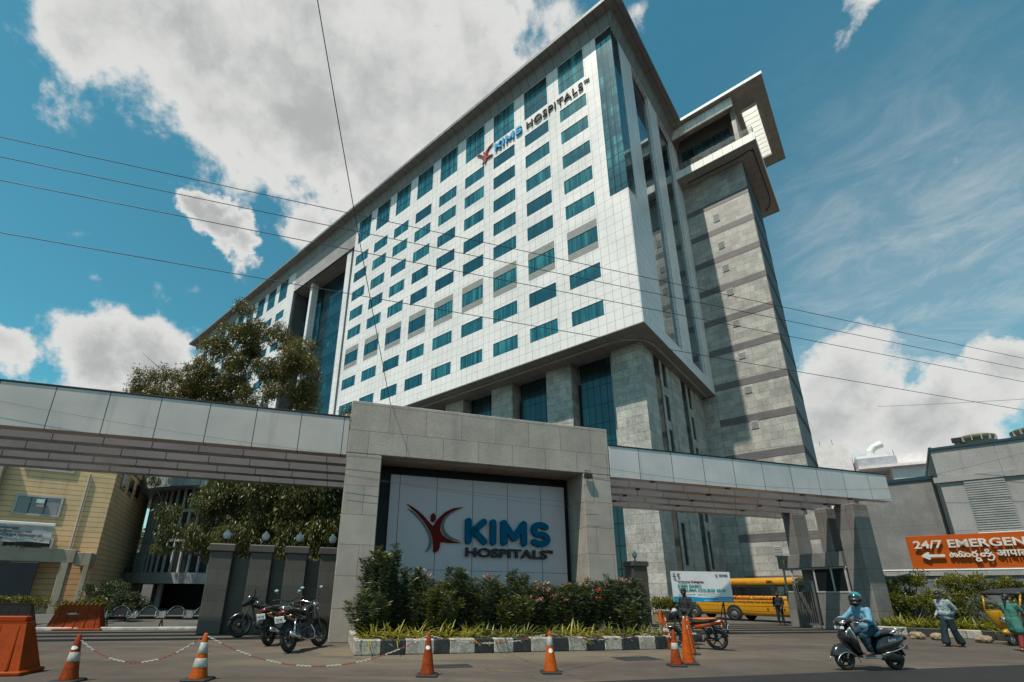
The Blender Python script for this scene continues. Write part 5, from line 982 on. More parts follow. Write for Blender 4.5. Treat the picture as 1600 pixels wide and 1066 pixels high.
# ================================================================== two wheelers
def fender(mb, c, r, w, a0, a1, th=.012, n=14, drop=.35):
    vs = []
    for i in range(n+1):
        a = R(a0+(a1-a0)*i/n)
        for (dy, dr) in ((-w,-w*drop*2),(-w*.6,-.0),(0,.012),(w*.6,0),(w,-w*drop*2),(w*.93,-w*drop*2-.01),(0,-.006),(-w*.93,-w*drop*2-.01)): vs.append((c[0]+(r+dr)*cos(a), c[1]+dy, c[2]+(r+dr)*sin(a)))
    fs = [(i*8+k, i*8+(k+1) % 8, (i+1)*8+(k+1) % 8, (i+1)*8+k) for i in range(n) for k in range(8)]+[tuple(range(7,-1,-1)), tuple(n*8+k for k in range(8))]; mb.add(vs, fs)
paint = {}
def gloss(n, c): 
    if n not in paint: paint[n] = mat(n, c, .25, var=.05, coat=.6, fine=.02)
    return paint[n]
red_lamp = mat('red_lens', (.16,.012,.006), .2, coat=.5); amber = mat('amber_lens', (.55,.2,.02), .25, coat=.5); alu = mat('cast_aluminium', (.14,.14,.14), .4, metal=.8, var=.15); mirrorm = mat('mirror_glass', (.8,.82,.85), .03, metal=1, var=0, fine=0)
def motorcycle(x, y, az, label, col, seatm=None, fairing=False, chrome=False, plate='AP', lean=7, steer=0, spokes=5, scale=1., ob=False):
    e = empty('motorcycle', (x, y, 0), R(az), label, 'motorcycle', 'parked motorcycles'); e.rotation_euler = (R(-lean), 0, R(az)); e.rotation_mode = 'XYZ'; e.scale = (scale,)*3; body = gloss('paint_'+label.split()[0], col); bk = gloss('black_paint', (.012,.012,.014)) if ob else body; hm = M['chrome'] if chrome else M['dark']; sm = seatm or M['rubber']
    def b(name, mb, m, par=None, sm_=True): return mb.build(name, m, par or e, sm_)
    wheel('wheel', e, (-.63,0,.30), .30, .10, rimm=M['dark'] if spokes < 8 else alu, spokes=spokes); FT = Matrix.Translation((.44,0,0)) @ Matrix.Rotation(R(steer), 4, 'Z') @ Matrix.Translation((-.44,0,0))
    w = wheel('wheel', e, (.63,0,.30), .30, .085, rimm=M['dark'] if spokes < 8 else alu, spokes=spokes); w.matrix_basis = FT
    mb = MB(); fender(mb, (-.63,0,.30), .335, .07, 35, 165); b('fender', mb, M['dark']); mb = MB(FT); fender(mb, (.63,0,.30), .33, .06, 30, 150); 
    mb2 = MB(); mb2.v = mb.v; b('fender', mb, bk if not chrome else M['dark'])
    mb = MB(FT); [mb.tube([(.63,s*.075,.30),(.47,s*.075,.78),(.42,s*.075,.95)], [.024,.022,.02], 8) for s in (-1,1)]; mb.tube([(.44,-.1,.90),(.44,.1,.90)], .03, 8); b('fork', mb, alu)
    mb = MB(); mb.tube([(.40,0,.90),(.30,0,.55),(.15,0,.20),(-.28,0,.22),(-.35,0,.55),(.38,0,.82)], .022, 8); mb.tube([(.38,.0,.84),(-.3,.06,.66),(-.78,.08,.74)], .016, 6); mb.tube([(.38,0,.84),(-.3,-.06,.66),(-.78,-.08,.74)], .016, 6); b('frame', mb, M['dark'])
    for s in (-1, 1): mb = MB(); mb.tube([(-.28,s*.10,.28),(-.66,s*.10,.30)], .022, 6); mb.tube([(-.64,s*.12,.33),(-.55,s*.12,.66)], .026, 10); b('swing_arm', mb, hm)
    mb = MB(); mb.loft([(-.22,0,.33,.10,.10),(-.1,0,.35,.13,.14),(.1,0,.36,.13,.13),(.22,0,.34,.09,.09)], 14, 3); mb.cyl((-.02,-.16,.33),(-.02,.16,.33),.10,seg=16); mb.cyl((.1,-.13,.30),(.1,.13,.30),.07,seg=14)
    for k in range(6): mb.bbox(-.02+k*.008,.15+k*.008,-.10,.10,.44+k*.032,.458+k*.032,.004)
    b('engine', mb, alu if chrome else mat('dark_engine', (.06,.06,.06), .4, metal=.6), None, False)
    mb = MB(); mb.tube([(.17,-.08,.50),(.30,-.10,.35),(.22,-.13,.20),(-.1,-.14,.20),(-.35,-.15,.25)], .02, 8); mb.tube([(-.33,-.15,.25),(-.55,-.16,.30),(-.86,-.16,.38)], [.03,.05,.048], 12); b('exhaust', mb, M['chrome'])
    mb = MB(); mb.loft([(-.06,0,.76,.07,.05),(.02,0,.79,.12,.09),(.16,0,.84,.15,.115),(.30,0,.86,.13,.10),(.40,0,.86,.07,.06),(.43,0,.86,.04,.03)], 18, 2.5); b('fuel_tank', mb, bk)
    mb = MB(); mb.loft([(.02,0,.78,.06,.03),(-.1,0,.785,.12,.045),(-.35,0,.80,.13,.05),(-.6,0,.83,.12,.045),(-.72,0,.85,.07,.03)], 16, 3); b('seat', mb, sm)
    mb = MB(); mb.loft([(-.08,0,.64,.10,.08),(-.3,0,.68,.12,.075),(-.55,0,.74,.115,.06),(-.80,0,.81,.07,.045),(-.88,0,.83,.04,.03)], 16, 3); b('side_panel', mb, body)
    mb = MB(); mb.tube([(-.5,-.14,.84),(-.8,-.12,.90),(-.9,0,.91),(-.8,.12,.90),(-.5,.14,.84)], .013, 8); b('grab_rail', mb, M['chrome'] if chrome else M['dark'])
    mb = MB(); mb.ell((-.89,0,.80), (.035,.085,.045)); tl_ = b('tail_light', mb, red_lamp); mb = MB(); mb.loft([(-.84,0,.74,.05,.06),(-.95,0,.60,.06,.04),(-.99,0,.50,.05,.02)], 10, 3); b('rear_mudguard', mb, M['dark'])
    mb = MB(); mb.bbox(-.105,.105,-.006,.006,-.065,.065,.004, T=Matrix.Translation((-.98,0,.66)) @ Matrix.Rotation(R(-90), 4, 'Z') @ Matrix.Rotation(R(12), 4, 'X')); pl_ = b('number_plate', mb, M['white'], None, False)
    text('plate_text', plate, .06, M['maroon'] if chrome else M['dark'], pl_, Matrix.Translation((-.992,0,.64)) @ Matrix.Rotation(R(-90), 4, 'Z') @ Matrix.Rotation(R(102), 4, 'X'), ext=.002, bold=.001, align='CENTER')
    for s in (-1, 1):
        mb = MB(); mb.tube([(-.82,s*.05,.72),(-.84,s*.15,.72)], .009, 6); mb.ell((-.84,s*.17,.72), (.035,.03,.024)); b('turn_signal', mb, amber)
        mb = MB(FT); mb.tube([(.42,0,.98),(.40,s*.12,1.02),(.36,s*.22,1.06),(.28,s*.36,1.05)], .013, 8); b('handlebar', mb, M['chrome'] if chrome else M['dark']); mb = MB(FT); mb.tube([(.31,s*.28,1.05),(.26,s*.39,1.045)], .019, 8); b('grip', mb, M['rubber'])
        mb = MB(FT); mb.tube([(.35,s*.22,1.06),(.37,s*.27,1.16),(.36,s*.31,1.25)], .007, 6); mb.ell((.36,s*.33,1.29), (.014,.062,.042)); mr_ = b('mirror', mb, M['dark']); mb = MB(FT); mb.ell((.350,s*.33,1.29), (.010,.055,.036)); b('mirror_glass', mb, mirrorm, mr_)
        mb = MB(); mb.tube([(-.05,s*.1,.27),(-.05,s*.26,.28)], .014, 6); b('footpeg', mb, M['rubber'])
    if fairing: mb = MB(FT); mb.loft([(.34,0,.97,.08,.06),(.42,0,1.0,.15,.12),(.52,0,.96,.15,.15),(.60,0,.90,.11,.12),(.66,0,.85,.06,.06)], 16, 2.6); b('headlight_fairing', mb, bk); mb = MB(FT); mb.ell((.61,0,.89), (.05,.08,.055)); b('headlight', mb, mirrorm)
    else: mb = MB(FT); mb.lathe([(.04,-.1),(.09,-.04),(.095,.03),(.09,.04)], (.52,0,.90), 18, 'x'); b('headlight', mb, M['chrome'] if chrome else M['dark']); mb = MB(FT); mb.ell((.56,0,.90), (.02,.085,.085)); b('headlight_lens', mb, mirrorm)
    mb = MB(); mb.tube([(-.05,.12,.25),(-.15,.28,.02)], .013, 6); b('side_stand', mb, M['dark'])
    if ob: mb = MB(FT); mb.loft([(.36,0,1.04,.03,.02),(.42,0,1.08,.12,.07),(.50,0,1.07,.13,.08),(.57,0,1.0,.10,.05)], 14, 2.5); b('windscreen', mb, mat('smoked_white', (.35,.36,.37), .2, coat=.5)); mb = MB(); mb.loft([(.0,0,.755,.135,.03),(.15,0,.79,.158,.035),(.32,0,.82,.14,.03)], 14, 2.5); b('tank_panel', mb, body)
    if ob: mb = MB(); mb.loft([(-.05,.0,.86,.06,.02),(-.3,0,.865,.115,.022),(-.6,0,.885,.10,.02),(-.7,0,.89,.05,.01)], 14, 3); b('seat_cover', mb, mat('orange_seat_cover', (.50,.12,.02), .6))
    return e
motorcycle(6.75,15.75,146,'orange motorcycle with a black tank front parked beside the tall cones',(.42,.06,.012),None,True,False,'TS 28',8,10, ob=True)
motorcycle(-4.55,14.05,80,'chrome engined black motorcycle nearest the granite frame, seen from behind',(.012,.012,.014),None,False,True,'TS 09',9,-14,14,1.22)
motorcycle(-5.75,15.6,83,'slim black motorcycle with a red tail lamp in the middle of the three parked',(.014,.014,.016),None,False,False,'AP 28',8,12,5,1.2)
motorcycle(-7.1,17.45,200,'faired black motorcycle facing left, farthest back of the three parked',(.012,.012,.013),None,True,False,'AP 11',-8,6,5,1.22)
# scooter
SC = empty('scooter', (8.88, 11.68, 0), R(188), 'dark grey scooter riding left on the road carrying the helmeted man', 'scooter'); gm = gloss('graphite_paint', (.012,.012,.013)); silv = mat('silver_trim', (.42,.42,.42), .3, metal=.7)
def sb_(name, mb, m, par=None, s=True): return mb.build(name, m, par or SC, s)
wheel('wheel', SC, (.63,0,.235), .235, .10, rimm=M['dark'], spokes=5, hub=.07, rim=.56); wheel('wheel', SC, (-.62,0,.235), .235, .11, rimm=M['dark'], spokes=5, hub=.08, rim=.56)
mb = MB(); fender(mb, (.63,0,.25), .29, .105, 6, 174, drop=.80); sb_('front_fender', mb, gm); mb = MB(); mb.tube([(.63+.29*cos(R(a)), .109, .115+.26*sin(R(a))) for a in range(14,172,12)], .010, 6); mb.tube([(.63+.29*cos(R(a)), -.109, .115+.26*sin(R(a))) for a in range(14,172,12)], .010, 6); sb_('fender_trim', mb, silv)
mb = MB(); [mb.tube([(.63,s*.075,.24),(.55,s*.07,.42)], .022, 8) for s in (-1,1)]; sb_('fork', mb, silv)
mb = MB(); mb.loft([(.30,.27,0,.045,.16),(.42,.36,0,.06,.19),(.55,.42,0,.085,.215),(.70,.45,0,.11,.20),(.83,.44,0,.10,.16),(.93,.41,0,.06,.10),(.98,.39,0,.04,.07)], 20, 2.8, axis='z'); sb_('front_apron', mb, gm)
mb = MB(); mb.loft([(.56,.50,0,.055,.14),(.68,.535,0,.07,.155),(.78,.53,0,.06,.13),(.84,.51,0,.04,.09)], 16, 2.6, axis='z'); sb_('nose_panel', mb, gloss('graphite_light', (.022,.022,.024)))
mb = MB(); mb.tube([(.36,.17,.5),(.44,.20,.68),(.47,.15,.84),(.46,.10,.93)], .014, 6); mb.tube([(.36,-.17,.5),(.44,-.20,.68),(.47,-.15,.84),(.46,-.10,.93)], .014, 6); mb.tube([(.46,.10,.88),(.56,.13,.80),(.60,.14,.70)], .012, 6); sb_('apron_trim', mb, silv)
mb = MB(); mb.bbox(-.12,.36,-.19,.19,.265,.32,.02); sb_('floorboard', mb, M['dark'], None, False); mb = MB(); mb.bbox(-.12,.34,.185,.205,.25,.33,.008); mb.bbox(-.12,.34,-.205,-.185,.25,.33,.008); sb_('floorboard_trim', mb, silv, None, False)
mb = MB(); mb.loft([(.30,0,1.00,.05,.03),(.38,0,1.02,.16,.055),(.50,0,1.01,.17,.075),(.60,0,.98,.11,.06),(.65,0,.96,.05,.03)], 18, 2.4); sb_('handlebar_cowl', mb, gm); mb = MB(); mb.ell((.57,0,.975), (.075,.145,.05)); sb_('headlight', mb, mat('lamp_reflector', (.5,.48,.44), .15, metal=.5, coat=1))
for s in (-1, 1):
    mb = MB(); mb.tube([(.42,s*.12,1.03),(.36,s*.24,1.04),(.30,s*.36,1.03)], .014, 8); sb_('handlebar', mb, M['dark']); mb = MB(); mb.tube([(.34,s*.26,1.04),(.28,s*.38,1.03)], .021, 8); sb_('grip', mb, M['rubber']); mb = MB(); mb.tube([(.42,s*.16,1.03),(.44,s*.27,1.0),(.40,s*.37,.99)], .008, 6); sb_('brake_lever', mb, silv)
mb = MB(); mb.loft([(-.10,0,.42,.12,.10),(-.20,0,.48,.165,.19),(-.40,0,.53,.205,.19),(-.62,0,.585,.195,.155),(-.82,0,.64,.14,.10),(-.97,0,.68,.06,.05)], 20, 2.8); sb_('rear_body', mb, gm)
mb = MB(); mb.loft([(-.02,0,.69,.09,.03),(-.14,0,.73,.13,.055),(-.38,0,.765,.15,.06),(-.6,0,.79,.14,.055),(-.74,0,.79,.09,.03)], 18, 3); sb_('seat', mb, M['rubber'])
mb = MB(); mb.tube([(-.50,.16,.76),(-.72,.17,.86),(-.92,.13,.86),(-.99,0,.80),(-.92,-.13,.86),(-.72,-.17,.86),(-.50,-.16,.76)], .022, 8); sb_('grab_rail', mb, silv)
for s in (-1,1): mb = MB(); mb.tube([(-.22,s*.20,.36),(-.45,s*.215,.40),(-.72,s*.19,.47),(-.93,s*.13,.58)], .012, 6); sb_('side_trim', mb, silv)
mb = MB(); mb.ell((-.97,0,.66), (.04,.10,.05)); sb_('tail_light', mb, red_lamp); mb = MB(); fender(mb, (-.62,0,.25), .28, .08, 60, 170); sb_('rear_fender', mb, M['dark'])
mb = MB(); mb.bbox(.60,.612,-.12,.12,.845,.905,.003); sb_('front_plate', mb, M['white'], None, False); mb = MB(); mb.bbox(-1.0,-.985,-.09,.09,.42,.52,.003); sb_('rear_plate', mb, silv, None, False)
mb = MB(); mb.tube([(-.30,-.13,.27),(-.5,-.16,.27),(-.85,-.17,.33)], [.04,.055,.05], 10); sb_('exhaust', mb, M['dark']); mb = MB(); mb.loft([(-.72,.13,.25,.03,.05),(-.45,.13,.28,.06,.09),(-.2,.12,.28,.05,.07)], 12, 3); sb_('engine_case', mb, mat('grey_engine', (.03,.03,.03), .5, metal=.5))
text('side_script', 'Activa', .085, silv, SC, Matrix.Translation((-.46,.205,.60)) @ Matrix.Rotation(PI, 4, 'Z') @ Matrix.Rotation(R(-10), 4, 'Y') @ Matrix.Rotation(PI/2-.1, 4, 'X'), ext=.004, bold=.001, shear=.4, align='CENTER')
# ================================================================== people
skin = mat('brown_skin', (.13,.065,.038), .5, var=.06); skin2 = mat('tan_skin', (.30,.15,.085), .5, var=.06); hairm = mat('black_hair', (.008,.007,.007), .5, var=.2, scale=20)
def clothm(n, c, b=.35):
    m, t, o = nodes(n); tcn = t.nodes.new("ShaderNodeTexCoord"); p = t.nodes.new("ShaderNodeBsdfPrincipled"); t.links.new(p.outputs[0], o.inputs[0]); nz = _noise(t, tcn.outputs['Object'], 9, 4, .55, (1,1,.6), .8); n2 = _noise(t, tcn.outputs['Object'], 60, 2, .5)
    t.links.new(_mix(t, 1., (*c, 1), _mix(t, n2, (.9,)*3, (1.08,)*3), 'MULTIPLY'), p.inputs['Base Color']); p.inputs['Roughness'].default_value = .8; bp = t.nodes.new("ShaderNodeBump"); bp.inputs['Strength'].default_value = 1; bp.inputs['Distance'].default_value = .04*b/.35
    t.links.new(nz, bp.inputs['Height']); t.links.new(bp.outputs[0], p.inputs['Normal']); return m
def remesh(o, v, it=3):
    m = o.modifiers.new('remesh', 'REMESH'); m.mode = 'VOXEL'; m.voxel_size = v; m.use_smooth_shade = True; s = o.modifiers.new('smooth', 'SMOOTH'); s.iterations = it; s.factor = .5; return o
V = lambda *a: Vector(a)
def hand(mb, wr, d, side, curl=.9, up=None):
    d = d.normalized(); up = (up or V(0,0,1)); n = d.cross(up).normalized() if abs(d.dot(up)) < .95 else V(0,1,0); pn = n.cross(d).normalized()   # n: palm width axis, pn: back of the hand
    for q in (-.024,-.008,.008,.024): mb.caps(wr+n*q*.6, wr+d*.075+n*q, .016, .014, 8)
    for i, (q, L) in enumerate(((-.030,.062),(-.010,.075),(.011,.070),(.031,.055))):
        a = wr+d*.08+n*q; e1 = (d*cos(curl*.5)-pn*sin(curl*.5)); b_ = a+e1*L*.5; e2 = (d*cos(curl*1.3)-pn*sin(curl*1.3)); c_ = b_+e2*L*.32; e3 = (d*cos(curl*1.9)-pn*sin(curl*1.9)); mb.caps(a, b_, .0098, .009, 7); mb.caps(b_, c_, .009, .0085, 7); mb.caps(c_, c_+e3*L*.25, .0085, .0075, 7)
    t0 = wr+d*.02-n*.024*side; t1 = t0+(d*.7-n*.7*side-pn*.3).normalized()*.036; mb.caps(t0, t1, .013, .011, 7); mb.caps(t1, t1+(d*.9-n*.1*side-pn*.5).normalized()*.03, .011, .009, 7)
def person(label, loc, az, J, shirt, pants, sk, hair='short', flare=0, sandals=True, kurta=0, scale=1., short_sleeve=False, group=None, helmet=None, curl=(.6,.6), bare=False, shoe=None):
    e = empty('person', loc, R(az), label, 'person', group); e.scale = (scale,)*3; j = {k: V(*v) for k, v in J.items()}; mb = MB(); hd = j['head']; f = (j.get('look', V(1,0,0))).normalized(); sd_ = V(0,0,1).cross(f).normalized(); up = f.cross(sd_).normalized()
    H = Matrix(((f.x, sd_.x, up.x, hd.x), (f.y, sd_.y, up.y, hd.y), (f.z, sd_.z, up.z, hd.z), (0,0,0,1)))
    mb.ell((0,0,.01), (.096,.077,.115), 18, 12, T=H); mb.ell((.03,0,-.055), (.062,.055,.065), T=H); mb.caps(H @ V(.085,0,.02), H @ V(.106,0,-.022), .010, .015, 8); mb.ell((.012,.078,-.01), (.02,.012,.032), 8, 6, T=H); mb.ell((.012,-.078,-.01), (.02,.012,.032), 8, 6, T=H)
    mb.caps(H @ V(.078,-.035,.035), H @ V(.078,.035,.035), .014, .014, 8); mb.caps(H @ V(.086,-.018,-.058), H @ V(.086,.018,-.058), .010, .010, 8)
    mb.caps(j['neck'], H @ V(-.015,0,-.05), .058, .052); mb.caps(j['chest'], j['neck'], .09, .055)
    for s, k in ((1, 'L'), (-1, 'R')):
        sh_, el, wr = j['sh'+k], j['el'+k], j['wr'+k]; mb.caps(sh_, el, .050, .040); mb.caps(el, wr, .040, .027); hand(mb, wr, (j.get('hd'+k) or (wr-el)), s, curl[0 if s == 1 else 1], up=j.get('hu'+k))
        hp_, kn, an, to = j['hip'+k], j['kn'+k], j['an'+k], j['to'+k]; mb.caps(hp_, kn, .085, .058); mb.caps(kn, an, .058, .036); dd = (to-an); dd.z = 0; dd.normalize(); mb.caps(an-dd*.04+V(0,0,-.035), an+dd*.08+V(0,0,-.05), .034, .034)
        s2 = V(0,0,1).cross(dd)
        for q, r_ in ((-.026,.017),(-.008,.014),(.008,.013),(.022,.012),(.034,.011)): mb.caps(an+dd*.08+s2*(-q if s == 1 else q)+V(0,0,-.055), an+dd*(.165-abs(q+.026)*.6)+s2*(-q if s == 1 else q)+V(0,0,-.062), r_, r_*.75, 7)
    mb.caps(j['chest'], j['pel'], .09, .09); mb.caps(j['shL'], j['shR'], .055, .055); o = remesh(mb.build('body', sk, e), .0085, 1)
    mb = MB(); [mb.ell((.088,s*.031,.018), (.011,.013,.009), 10, 6, T=H) for s in (-1,1)]; mb.build('eyes', mat('eye', (.03,.02,.015), .2), e, True)
    mb = MB(); ch, pe = j['chest'], j['pel']; w = .155
    mb.caps(ch+V(0,.07,0), pe+V(0,.06,.02), .118, .118); mb.caps(ch-V(0,.07,0), pe+V(0,-.06,.02), .118, .118); mb.caps(j['shL']*.92+j['shR']*.08-V(0,0,.015), j['shR']*.92+j['shL']*.08-V(0,0,.015), .072, .072); mb.caps(ch, j['neck']-V(0,0,.02), .125, .07); [mb.caps(j['sh'+k], ch*.6+pe*.4+V(.03,(.05 if k == 'L' else -.05),0), .072, .10) for k in 'LR']; mb.ell(tuple(pe*.8+ch*.2+V(.03,0,0)), (.145,.175,.13))
    if kurta:
        for k in 'LR': mb.caps(pe+V(0,.06 if k == 'L' else -.06,0), j['hip'+k]*.35+j['kn'+k]*.65, .14, .15)
        mb.caps(j['hipL']*.35+j['knL']*.65, j['hipR']*.35+j['knR']*.65, .14, .14)
    else: mb.caps(pe+V(0,.08,-.06), pe+V(0,-.08,-.06), .128, .128)
    for k in 'LR': a, b_, c_ = j['sh'+k], j['el'+k], j['wr'+k]; mb.caps(a, a*.35+b_*.65 if short_sleeve else b_, .068, .060); (None if short_sleeve else mb.caps(b_, c_*.93+b_*.07, .058, .043))
    remesh(mb.build('shirt', shirt, e), .013, 3); mb = MB(); mb.caps(H @ V(0,0,-.10)+V(0,0,0), j['neck'], .062, .078) if False else None
    mb = MB(); a = j['neck']+V(.0,0,.012); [mb.caps(a+V(.05*cos(q), .06*sin(q), -.012*cos(q)), a+V(.05*cos(q+.5), .06*sin(q+.5), -.012*cos(q+.5)), .016, .016, 6) for q in [i*.5 for i in range(13)]]; mb.build('collar', shirt, e, True)
    mb = MB(); hr_ = .09 if kurta else .125; mb.caps(j['hipL']+V(0,0,.02), j['hipR']+V(0,0,.02), hr_, hr_); (None if kurta else mb.ell(tuple(pe-V(.02,0,.03)), (.13,.17,.11)))
    for k in 'LR': a, b_, c_ = j['hip'+k], j['kn'+k], j['an'+k]; mb.caps(a, b_, .085 if kurta else .108, .07 if kurta else .078+flare*.015); mb.caps(b_, c_+(b_-c_)*.10, .076+flare*.012, .062+flare*.05)
    remesh(mb.build('trousers', pants, e), .013, 3)
    if not bare:
        for k in 'LR':
            an, to = j['an'+k], j['to'+k]; dd = (to-an); dd.z = 0; dd.normalize(); s2 = V(0,0,1).cross(dd); TT = Matrix(((dd.x,s2.x,0,an.x),(dd.y,s2.y,0,an.y),(0,0,1,an.z),(0,0,0,1))); mb = MB(); mb.bbox(-.085,.185,-.045,.045,-.105,-.082,.012, T=TT); mb.tube([(.02,-.045,-.09),(.07,-.02,-.03),(.12,0,-.045),(.07,.02,-.03),(.02,.045,-.09)], .009, 5, T=TT); mb.tube([(-.03,-.045,-.085),(.02,0,.0),(-.03,.045,-.085)], .009, 5, T=TT); mb.build('sandal', M['rubber'], e)
    if helmet:
        mb = MB(); mb.ell((-.005,0,.02), (.142,.128,.145), 22, 14, T=H); h = mb.build('helmet', helmet[0], e, True); mb = MB(); mb.ell((.06,0,-.075), (.095,.105,.065), 18, 10, T=H); mb.build('chin_guard', M['dark'], h, True); mb = MB(); mb.ell((.045,0,.005), (.108,.112,.062), 18, 10, T=H); mb.build('visor', M['dkglass'], h, True); mb = MB(); mb.ell((-.02,0,.07), (.125,.122,.105), 20, 12, T=H); mb.build('helmet_crown', helmet[1], h, True)
    else:
        mb = MB(); mb.ell((-.022,0,.035), (.098,.088,.108), 18, 12, T=H); mb.ell((.025,0,.09), (.07,.07,.042), 14, 8, T=H)
        if hair == 'long': mb.ell((-.085,0,-.03), (.055,.06,.07), T=H); mb.caps(H @ V(-.09,0,-.06), H @ V(-.12,0,-.36), .045, .02)
        mb.build('hair', hairm, e, True)
    return e
# rider
rd = dict(head=(.03,.0,1.475), look=(.93,.32,-.08), neck=(-.01,0,1.315), chest=(-.08,0,1.13), pel=(-.16,0,.86), shL=(-.03,.185,1.25), shR=(-.03,-.185,1.25), elL=(.06,.27,1.02), elR=(.14,-.30,1.05), wrL=(.24,.33,1.06), wrR=(.25,-.32,1.06), hdL=(.8,-.2,-.1), hdR=(.8,.2,-.1),
          hipL=(-.13,.10,.84), hipR=(-.13,-.10,.84), knL=(.26,.20,.70), knR=(.26,-.18,.72), anL=(.12,.19,.40), anR=(.14,-.16,.42), toL=(.3,.2,.33), toR=(.3,-.16,.33))
person('man in a light blue shirt, teal helmet and jeans riding the dark scooter', (8.88,11.68,0), 188, rd, clothm('light_blue_shirt', (.13,.29,.41)), clothm('teal_jeans', (.003,.03,.05)), skin, curl=(1.1,1.1), helmet=(gloss('helmet_black', (.015,.015,.017)), gloss('helmet_teal', (.02,.22,.26))))
# pedestrian
wk = dict(head=(.10,.02,1.60), look=(.88,.28,-.38), neck=(.03,0,1.47), chest=(.01,0,1.27), pel=(0,0,.97), shL=(.0,.19,1.40), shR=(.03,-.18,1.40), elL=(-.15,.23,1.16), elR=(-.04,-.23,1.14), wrL=(-.13,.08,.97), wrR=(.12,-.24,.95), hdL=(.3,-.6,-.3),
          hipL=(0,.09,.92), hipR=(0,-.09,.92), knL=(-.05,.09,.50), knR=(.12,-.08,.51), anL=(-.20,.08,.12), anR=(.17,-.07,.10), toL=(-.03,.09,.05), toR=(.36,-.07,.06))
person('man in a pale shirt and flared dark teal trousers walking left past the hedge', (16.2,17.42,0), 183, wk, clothm('pale_shirt', (.26,.32,.35), .5), clothm('dark_teal_trousers', (.003,.016,.025)), skin, flare=1.1, curl=(.5,.7), scale=1.03)
st_ = dict(head=(.03,0,1.62), look=(.8,.5,-.1), neck=(0,0,1.47), chest=(0,0,1.28), pel=(0,0,.97), shL=(0,.19,1.40), shR=(0,-.19,1.40), elL=(.0,.25,1.12), elR=(.0,-.25,1.12), wrL=(.14,.18,.92), wrR=(.12,-.2,.92), hipL=(0,.09,.92), hipR=(0,-.09,.92), knL=(.03,.11,.5), knR=(.02,-.11,.5), anL=(0,.12,.10), anR=(0,-.12,.10), toL=(.2,.13,.05), toR=(.2,-.13,.05))
person('man in black shirt and olive trousers standing behind the orange motorcycle before the banner', (7.02,16.75,0), 200, st_, clothm('black_shirt', (.012,.012,.014)), clothm('olive_trousers', (.06,.065,.045)), mat('deep_brown_skin', (.04,.022,.015), .5))
person('guard in dark blue uniform standing against the near end of the bus', (17.75,29.4,0), 215, st_, clothm('dark_uniform', (.005,.006,.012)), clothm('dark_uniform_trousers', (.010,.012,.022)), skin, scale=1.05)
# auto rickshaw: local x forward
RZ = 194; AR = empty('auto_rickshaw', (20.3, 18.45, 0), R(RZ), 'yellow auto rickshaw with a black roof entering at the right edge', 'auto rickshaw'); yw = gloss('rickshaw_yellow', (.36,.18,.006)); 
def ab(name, mb, m, s=True, par=None): return mb.build(name, m, par or AR, s)
wheel('wheel', AR, (1.42,0,.22), .22, .10, rimm=M['steel'], spokes=6, rim=.5); wheel('wheel', AR, (-.62,.52,.22), .22, .10, rimm=M['steel'], spokes=6, rim=.5); wheel('wheel', AR, (-.62,-.52,.22), .22, .10, rimm=M['steel'], spokes=6, rim=.5)
mb = MB(); mb.ell((1.46,0,.44), (.24,.13,.12), 16, 10); ab('mudguard', mb, yw)
mb = MB(); mb.loft([(.30,1.20,0,.10,.20),(.48,1.27,0,.13,.30),(.70,1.36,0,.13,.40),(.95,1.42,0,.10,.46),(1.10,1.44,0,.06,.50),(1.16,1.44,0,.03,.50)], 22, 3, axis='z'); ab('front_cowl', mb, yw)
mb = MB(); mb.lathe([(.09,0),(.09,.05)], (1.50,0,.86), 16, 'x'); ab('headlight', mb, mirrorm)
mb = MB(); [mb.tube([(1.45,s*.50,1.13),(1.24,s*.54,1.72)], .030, 8) for s in (-1,1)]; mb.tube([(1.45,-.5,1.15),(1.45,.5,1.15)], .03, 8); mb.tube([(1.24,-.54,1.72),(1.24,.54,1.72)], .03, 8); ab('windscreen_frame', mb, yw); 
mb = MB(); mb.tube([(.95,.56,1.72),(.97,.56,1.1),(.9,.57,.5)], .018, 6); mb.tube([(.1,.58,1.75),(.1,.58,.9)], .02, 6); mb.tube([(.1,-.58,1.75),(.1,-.58,.9)], .02, 6); mb.tube([(1.38,.5,1.3),(1.48,.66,1.35),(1.46,.68,1.18)], .012, 6); ab('door_posts', mb, M['dark'])
cv = MB(); cv.loft([(-1.05,0,1.70,.56,.10),(-.8,0,1.82,.62,.11),(0,0,1.84,.62,.11),(.9,0,1.80,.60,.10),(1.22,0,1.76,.57,.075),(1.30,0,1.73,.55,.05)], 24, 4); ab('canopy', cv, mat('black_canopy', (.02,.02,.022), .6)); mb = MB(); mb.bbox(-1.08,-1.02,-.56,.56,.85,1.72,.02); ab('rear_curtain', mb, M['dark'], False)
mb = MB(); mb.bbox(-1.05,.05,-.6,.6,.32,.82,.05); mb.bbox(-.1,1.25,-.48,.48,.28,.34,.02); ab('rear_tub', mb, yw, False); mb = MB(); mb.bbox(-.9,-.2,-.55,.55,.60,.74,.04); mb.bbox(-1.0,-.85,-.55,.55,.7,1.2,.04); ab('passenger_seat', mb, mat('brown_rexine', (.05,.03,.025), .5), False)
mb = MB(); mb.bbox(.15,.60,-.28,.28,.58,.70,.03); mb.bbox(.15,.25,-.28,.28,.34,.60,.02); ab('driver_seat', mb, M['rubber'], False); mb = MB(); mb.tube([(.98,-.34,1.02),(1.10,-.1,.98),(1.12,0,.96),(1.10,.1,.98),(.98,.34,1.02)], .016, 8); mb.tube([(1.12,0,.96),(1.30,0,.4)], .02, 8); ab('handlebar', mb, M['dark'])
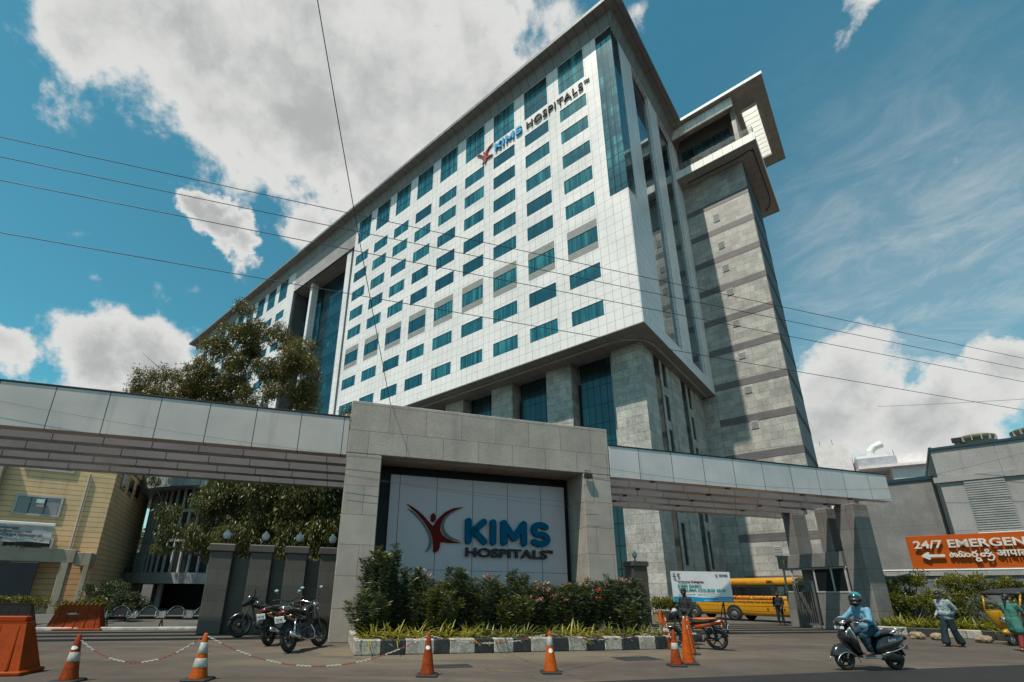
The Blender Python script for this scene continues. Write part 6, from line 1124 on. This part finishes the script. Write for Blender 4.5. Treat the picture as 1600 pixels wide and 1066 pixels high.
mb = MB(); mb.ell((.9,.47,.36), (.2,.06,.06)); mb.tube([(1.2,.42,.42),(.9,.53,.30),(.6,.55,.30)], .03, 8); ab('step_panel', mb, silv)
dr = dict(head=(.42,.05,1.50), look=(.9,.4,0), neck=(.38,.03,1.36), chest=(.35,.03,1.18), pel=(.33,.02,.86), shL=(.38,.22,1.29), shR=(.38,-.16,1.29), elL=(.55,.28,1.06), elR=(.6,-.25,1.08), wrL=(.80,.30,1.03), wrR=(.85,-.30,1.03), hipL=(.38,.12,.80), hipR=(.38,-.08,.80), knL=(.70,.36,.82), knR=(.78,-.14,.80), anL=(.66,.50,.45), anR=(.9,-.15,.46), toL=(.84,.55,.4), toR=(1.1,-.15,.4))
person('driver with light grey trousers and bare foot sitting inside the rickshaw', (20.3,18.45,0), RZ, dr, clothm('grey_blue_shirt', (.16,.20,.23)), clothm('light_grey_trousers', (.42,.42,.40)), skin, bare=True)
wo = dict(st_); wo.update(look=(.9,-.35,-.05), elL=(.14,.27,1.16), wrL=(.36,.22,1.12), elR=(.14,-.26,1.16), wrR=(.36,-.18,1.10), knL=(.12,.1,.5), anL=(.18,.1,.10), toL=(.36,.1,.05), knR=(-.04,-.1,.5), anR=(-.14,-.1,.11), toR=(.05,-.1,.06))
person('woman in a green tunic and red trousers standing beside the rickshaw at the right edge', (17.12,16.15,0), 12, wo, clothm('green_tunic', (.035,.15,.12)), clothm('red_trousers', (.20,.022,.02)), skin2, hair='long', kurta=1, short_sleeve=True, scale=.97)
HB = empty('shoulder_bag', (17.25,15.88,.62), R(12), 'black shoulder bag hanging at the side of the woman in green', 'bag'); mb = MB(); mb.loft([(-.14,0,.12,.03,.10),(-.12,0,.12,.05,.13),(.12,0,.12,.05,.13),(.14,0,.12,.03,.10)], 14, 4); mb.build('bag_body', mat('black_leather', (.012,.012,.013), .45), HB, True)
mb = MB(); mb.tube([(-.1,0,.24),(-.10,.06,.5),(-.06,.24,.80),(.04,.28,.80),(.11,.08,.5),(.10,0,.24)], .012, 6); mb.build('strap', M['dark'], HB)
